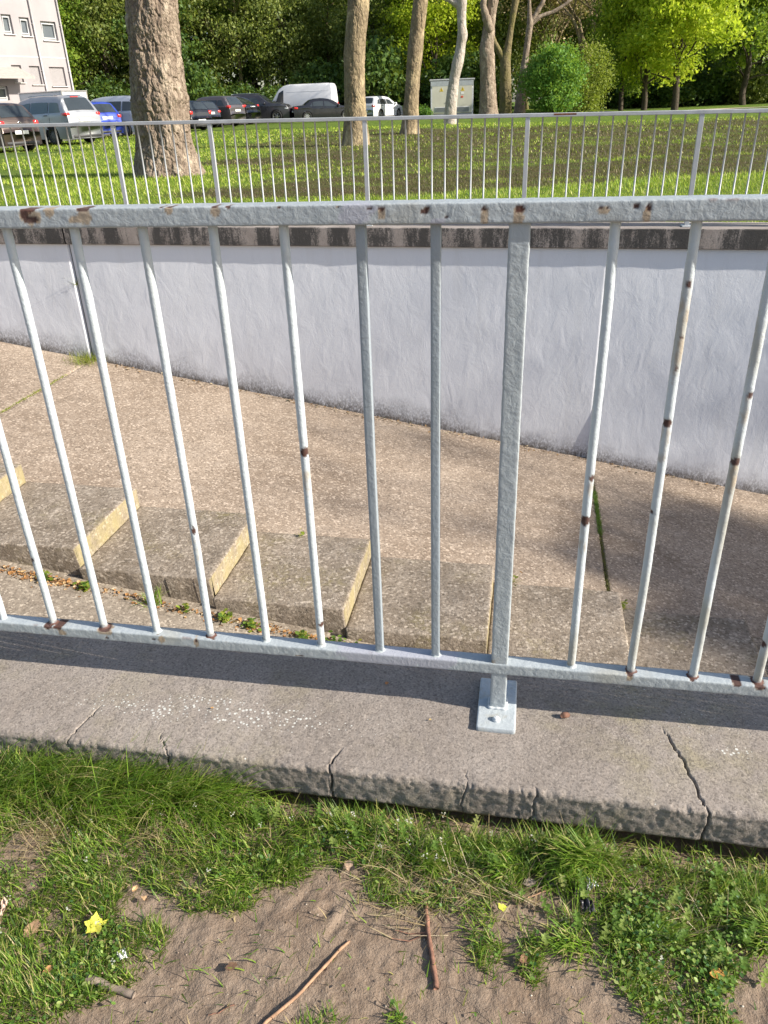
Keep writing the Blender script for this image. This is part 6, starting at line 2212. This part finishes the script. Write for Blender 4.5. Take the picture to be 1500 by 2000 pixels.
car("large dark grey SUV with chrome wheels facing the other way before the white van", "suv", P_dgrey, place_px(505, 63.0), -8, 4.85, 1.95, 1.86, dict(rails=True, spokes=6, wheel_r=0.39, rim=M_chrome))
car("black saloon parked before the white van", "sedan", P_black, place_px(632, 62.5), 14, 4.55, 1.80, 1.43, dict(spokes=9))
car("white hatchback standing between two plane trunks", "hatch", P_white, place_px(742, 65.0), 58, 4.25, 1.77, 1.47, dict(plate_z=0.36, tail_z=0.58))
car("white high-roofed panel van parked behind the black saloon", "van", P_white, place_px(590, 71.0), 163, 5.7, 2.0, 2.55, dict(ground=0.25, wheel_r=0.34, belt=(0.50, 0.50), tail_z=0.40, tail_h=0.16, plate_z=0.3, rim=M_rimd), group="vans behind the cars", name="parked_van", cat="van")
car("blue panel van mostly hidden between the white van and a plane trunk", "van", car_paint("deep_blue", (0.03, 0.06, 0.28), 0.1), place_px(672, 78.0), 168, 5.4, 2.0, 2.75, dict(ground=0.25, wheel_r=0.34, belt=(0.50, 0.50), tail_z=0.40, tail_h=0.16, plate_z=0.3, rim=M_rimd), group="vans behind the cars", name="parked_van", cat="van")

# low white box trailer behind the silver people carrier
root = empty("box_trailer", place_px(108, 43.0), math.radians(150))
tag(root, "low white box trailer behind the silver people carrier", "trailer")
mb = MB()
mb.box((0, 0, 1.28), (3.0, 1.5, 1.45), 0, 0.03)
mb.build("box", P_white, root)
mb = MB()
for sx in (-1, 1):
    for sy in (-1, 1):
        mb.box((sx * 1.49, sy * 0.74, 1.28), (0.06, 0.06, 1.49), 0, 0.01)
mb.box((0, 0, 2.02), (3.06, 1.56, 0.05), 0, 0.01)
mb.build("edge_trim", M_chrome, root)
mb = MB()
mb.box((1.9, 0, 0.5), (1.4, 0.08, 0.08), 0, 0.01)
mb.box((0, 0, 0.52), (2.9, 1.3, 0.10), 0, 0.01)
mb.build("drawbar", M_trim, root)
for sy in (-1, 1):
    mb = MB()
    mb.tube([(0, sy * 0.62, 0.3), (0, sy * 0.80, 0.3)], [0.3, 0.3], 22)
    wh = mb.build("wheel", M_rubber, root, True)
    mb = MB()
    mb.tube([(0, sy * 0.795, 0.3), (0, sy * 0.815, 0.3)], [0.18, 0.16], 16)
    mb.build("rim", M_rim, wh)

# ================================================================== TRANSFORMER KIOSK
p0 = place_px(882, 65.0)
root = empty("transformer_kiosk", p0, math.radians(-4))
tag(root, "grey-white transformer kiosk with two cream doors at the wood's edge", "kiosk")
M_kw = plain("kiosk_white_sheet", (0.56, 0.57, 0.58), 0.5, var=0.08, scale=2)
M_kd = plain("kiosk_cream_door", (0.56, 0.54, 0.45), 0.55, var=0.06, scale=2)
M_kg = plain("louvre_grey", (0.20, 0.21, 0.22), 0.5, 0.4)
KW, KD, KH = 3.1, 2.0, 2.38
mb = MB()
mb.box((0, 0, KH / 2 - 0.1), (KW, KD, KH - 0.05), 0, 0.02)
mb.build("housing", M_kw, root)
mb = MB()
mb.box((0, 0, KH - 0.06), (KW + 0.16, KD + 0.16, 0.10), 0, 0.02)
mb.build("roof", plain("kiosk_roof", (0.40, 0.41, 0.42), 0.5), root)
mb = MB()
mb.box((0, -KD / 2 - 0.03, KH - 0.30), (KW, 0.06, 0.34), 0, 0.01)
mb.build("fascia", plain("kiosk_fascia", (0.46, 0.48, 0.50), 0.4, 0.3), root)
for sx in (-1, 0, 1):
    mb = MB()
    mb.box((sx * (KW / 2 - 0.06), -KD / 2 - 0.025, KH / 2 - 0.30), (0.12 if sx else 0.09, 0.06, KH - 0.62), 0, 0.01)
    mb.build("frame_post", M_kw, root)
M_sign = plain("yellow_warning", (0.72, 0.52, 0.05), 0.5, var=0.03)
M_signr = plain("red_notice", (0.62, 0.12, 0.07), 0.5, var=0.03)
for sx in (-1, 1):
    xc = sx * (KW / 4 - 0.005)
    mb = MB()
    mb.box((xc, -KD / 2 - 0.03, 1.05), (KW / 2 - 0.20, 0.05, 1.78), 0, 0.012)
    dr = mb.build("door", M_kd, root)
    mb = MB()
    mb.box((xc, -KD / 2 - 0.062, 0.40), (1.02, 0.02, 0.34), 0, 0.004)
    mb.build("vent_frame", M_kw, dr)
    for k in range(5):
        mb = MB()
        mb.box((xc, -KD / 2 - 0.075, 0.29 + 0.055 * k), (0.92, 0.02, 0.038), 0, 0.004)
        mb.build("louvre", M_kg, dr)
    mb = MB()
    y = -KD / 2 - 0.058
    zc = 1.70
    mb.add([(xc - 0.14, y, zc - 0.12), (xc + 0.14, y, zc - 0.12), (xc, y, zc + 0.14), (xc - 0.14, y - 0.006, zc - 0.12), (xc + 0.14, y - 0.006, zc - 0.12), (xc, y - 0.006, zc + 0.14)],
           [(0, 1, 2), (5, 4, 3), (0, 3, 4, 1), (1, 4, 5, 2), (2, 5, 3, 0)])
    sg = mb.build("warning_sign", M_sign, dr)
    mb = MB()      # the black lightning flash
    yy = y - 0.009
    zz_ = [(0.02, 0.08), (-0.035, -0.02), (0.0, -0.02), (-0.02, -0.10), (0.04, 0.0), (0.005, 0.0), (0.035, 0.08)]
    mb.add([(xc + a, yy, zc - 0.01 + b_) for a, b_ in zz_], [tuple(range(7))])
    mb.build("lightning_flash", M_trim, sg)
    if sx > 0:
        mb = MB()
        mb.box((xc - 0.02, -KD / 2 - 0.060, 1.43), (0.22, 0.012, 0.14), 0, 0.002)
        mb.build("notice", M_plate, dr)
        mb = MB()
        mb.box((xc - 0.04, -KD / 2 - 0.060, 1.20), (0.17, 0.012, 0.13), 0, 0.002)
        mb.build("notice", M_signr, dr)
    else:
        mb = MB()
        mb.box((xc + 0.52, -KD / 2 - 0.075, 0.95), (0.06, 0.05, 0.20), 0, 0.01)
        mb.box((xc + 0.46, -KD / 2 - 0.10, 0.92), (0.14, 0.03, 0.03), 0, 0.008)
        mb.build("handle", M_trim, dr)
mb = MB()
mb.box((0, 0, -0.02), (KW + 0.25, KD + 0.25, 0.14), 0, 0.02)
mb.build("plinth", M_strip, root)
for k, (dx, dy, r) in enumerate(((-2.3, -0.9, 0.35), (-1.9, -1.15, 0.25))):
    put_bush("seedling_bush", bush_data(71 + k, r, r * 1.8, L_bush, 30, 26, 0.05, 0.12), p0 + np.array([dx, dy, 0]), 0.3 + k, (1, 1, 1), ("little sunlit sapling at the kiosk's left foot", "low sprig beside the sapling at the kiosk's foot")[k])

# ================================================================== APARTMENT HOUSE
m, t, b = new_mat("pale_render")
co = obj_co(t)
c = mixc(t, mapr(t, noise(t, co, 0.5, 5), 0.3, 0.7), (0.30, 0.272, 0.277), (0.355, 0.328, 0.33))
c = mixc(t, mapr(t, noise(t, scaled(t, co, (3, 3, 0.3)), 1.0, 5), 0.55, 0.8, 0, 0.4), c, (0.25, 0.23, 0.235))
t.links.new(c, b.inputs["Base Color"])
b.inputs["Roughness"].default_value = 0.9
M_render = m
M_shut = plain("roller_shutter", (0.32, 0.30, 0.30), 0.6, var=0.05)
M_sill = plain("window_sill", (0.56, 0.54, 0.52), 0.6)
M_pvc = plain("white_window_frame", (0.5, 0.5, 0.5), 0.4, var=0.03)
M_pane = glass_mat("house_pane", (0.075, 0.085, 0.095))
corner = place_px(150, 58.0)
BA = math.atan2(4.6, 2.65)                      # facade runs away from the corner this way
fd = np.array([-math.cos(BA), -math.sin(BA)])    # towards the street end
root = empty("apartment_house", (corner[0], corner[1], corner[2]), BA + math.pi)
tag(root, "pale pinkish rendered apartment house with shuttered ground-floor windows behind the cars", "building")
# local frame: x runs along the facade from the far corner, facade plane y = 0, outside is +y
HW, HD, HH = 22.0, 11.0, 11.5


def facade_px(px, py):
    """photo pixel on the facade plane -> local (x, z)"""
    r = ray(px, py)
    nrm_ = np.array([-fd[1], fd[0]])
    k = (corner[:2] @ nrm_) / (r[:2] @ nrm_)
    p = r * k
    return (p[:2] - corner[:2]) @ fd, p[2] + EYE - corner[2]


def win_box(pxl, pxr, pyt, pyb):
    x1, _ = facade_px(pxl, (pyt + pyb) / 2)
    x0, _ = facade_px(pxr, (pyt + pyb) / 2)
    xm = (pxl + pxr) / 2
    return x0, x1, facade_px(xm, pyb)[1], facade_px(xm, pyt)[1]


WINS = [win_box(82, 111, 42, 79) + ("glass",), win_box(40, 59, 34, 70) + ("glass",), win_box(5, 24, 28, 66) + ("glass",), win_box(99, 128, 131, 168) + ("shutter",), win_box(60, 80, 129, 165) + ("shutter",),
        win_box(25, 44, 127, 161) + ("shutter",), win_box(-8, 17, 168, 196) + ("door",)]
xc3, zc3 = WINS[0][0], WINS[0][2]
for k in range(1, 4):
    WINS.append((WINS[0][0] + 8.5 * 0 + 9.5 + 2.6 * k, WINS[0][1] + 9.5 + 2.6 * k, WINS[0][2], WINS[0][3], "glass"))
for (x0, x1, z0, z1, kd) in list(WINS):
    if kd == "glass":
        WINS.append((x0, x1, z0 + 2.8, z1 + 2.8, "glass"))
# facade with real openings: fill a grid of cells round the windows
xsb = sorted({0.0, HW} | {w[0] for w in WINS} | {w[1] for w in WINS})
zsb = sorted({-0.4, HH} | {w[2] for w in WINS} | {w[3] for w in WINS})
mb = MB()
for i in range(len(xsb) - 1):
    for j in range(len(zsb) - 1):
        xm, zm = (xsb[i] + xsb[i + 1]) / 2, (zsb[j] + zsb[j + 1]) / 2
        if xsb[i + 1] - xsb[i] < 1e-6 or zsb[j + 1] - zsb[j] < 1e-6:
            continue
        if any(w[0] < xm < w[1] and w[2] < zm < w[3] for w in WINS):
            continue
        mb.add([(xsb[i], 0, zsb[j]), (xsb[i + 1], 0, zsb[j]), (xsb[i + 1], 0, zsb[j + 1]), (xsb[i], 0, zsb[j + 1])], [(3, 2, 1, 0)])
RV_ = 0.22
for (x0, x1, z0, z1, kd) in WINS:
    mb.add([(x0, 0, z0), (x1, 0, z0), (x1, 0, z1), (x0, 0, z1), (x0, -RV_, z0), (x1, -RV_, z0), (x1, -RV_, z1), (x0, -RV_, z1)], [(0, 1, 5, 4), (1, 2, 6, 5), (2, 3, 7, 6), (3, 0, 4, 7)])
mb.add([(0, 0, -0.4), (0, -HD, -0.4), (0, -HD, HH), (0, 0, HH), (HW, 0, -0.4), (HW, -HD, -0.4), (HW, -HD, HH), (HW, 0, HH)], [(0, 1, 2, 3), (7, 6, 5, 4), (1, 5, 6, 2)])
mb.build("wall", M_render, root)
mb = MB()
mb.box((HW / 2, -HD / 2, HH + 0.12), (HW + 0.7, HD + 0.7, 0.24), 0, 0.03)
mb.build("roof", M_kg, root)
for (x0, x1, z0, z1, kd) in WINS:
    mb = MB()
    t_ = 0.07
    yb = -RV_ + 0.03
    for bx in (((x0 + x1) / 2, z0 + t_ / 2, x1 - x0, t_), ((x0 + x1) / 2, z1 - t_ / 2, x1 - x0, t_), (x0 + t_ / 2, (z0 + z1) / 2, t_, z1 - z0), (x1 - t_ / 2, (z0 + z1) / 2, t_, z1 - z0)):
        mb.box((bx[0], yb, bx[1]), (bx[2] - 0.002, 0.07, bx[3] - 0.002), 0, 0.006)
    w_ = mb.build("window", M_pvc, root)
    mb = MB()
    if kd == "shutter":
        n_ = 20
        for k in range(n_):
            zz_ = z0 + 0.03 + (z1 - z0 - 0.03) * (k + 0.5) / n_
            mb.box(((x0 + x1) / 2, -RV_ + 0.09, zz_), (x1 - x0 - 0.05, 0.02, (z1 - z0) / n_ * 0.84), 0, 0.004)
        mb.box(((x0 + x1) / 2, -RV_ + 0.082, (z0 + z1) / 2), (x1 - x0 - 0.06, 0.01, z1 - z0 - 0.04))
        s_ = mb.build("shutter", M_shut, w_)
        s_["kind"] = "stuff"
    else:
        mb.box(((x0 + x1) / 2, -RV_ + 0.02, (z0 + z1) / 2), (x1 - x0 - 0.1, 0.012, z1 - z0 - 0.1))
        mb.build("pane", M_pane, w_)
        # tilted-open sash
        mb = MB()
        for (za, zb_) in ((z0 + 0.10, z0 + 0.16), (z1 - 0.16, z1 - 0.10)):
            mb.box(((x0 + x1) / 2, -RV_ + 0.075 + 0.08 * ((za - z0) / (z1 - z0)), (za + zb_) / 2), (x1 - x0 - 0.18, 0.04, 0.06), 0, 0.005)
        for xx in (x0 + 0.12, x1 - 0.12):
            mb.tube([(xx, -RV_ + 0.075, z0 + 0.12), (xx, -RV_ + 0.155, z1 - 0.12)], [0.032, 0.032], 6)
        mb.build("sash", M_pvc, w_)
    if kd != "door":
        mb = MB()
        mb.box(((x0 + x1) / 2, 0.02, z0 - 0.03), (x1 - x0 + 0.12, 0.16, 0.05), 0, 0.008)
        mb.build("sill", M_sill, w_)
# canopy over the entrance, rain pipes, plinth line
x1c, zc_ = facade_px(40, 152)
x0c = x1c + 3.4
mb = MB()
mb.add([(x1c, 0.001, zc_ + 0.55), (x0c, 0.001, zc_ + 0.55), (x0c, 1.3, zc_ + 0.02), (x1c, 1.3, zc_ + 0.02), (x1c, 0.001, zc_ + 0.43), (x0c, 0.001, zc_ + 0.43), (x0c, 1.3, zc_ - 0.10), (x1c, 1.3, zc_ - 0.10)],
       [(3, 2, 1, 0), (4, 5, 6, 7), (0, 1, 5, 4), (1, 2, 6, 5), (2, 3, 7, 6), (3, 0, 4, 7)])
mb.build("canopy", plain("canopy_sheet", (0.36, 0.32, 0.29), 0.7), root)
for xp in (0.10, facade_px(72, 90)[0]):
    mb = MB()
    mb.tube([(xp, 0.09, -0.2), (xp, 0.09, HH)], [0.055, 0.055], 10)
    for zz_ in (1.0, 3.5, 6.0, 8.5):
        mb.box((xp, 0.04, zz_), (0.15, 0.10, 0.04))
    mb.build("rain_pipe", plain("pipe_grey", (0.44, 0.42, 0.42), 0.5), root, True)
zl_ = facade_px(80, 112)[1]
mb = MB()
mb.box((HW / 2, 0.006, zl_), (HW, 0.02, 0.05))
mb.build("string_course", M_sill, root)
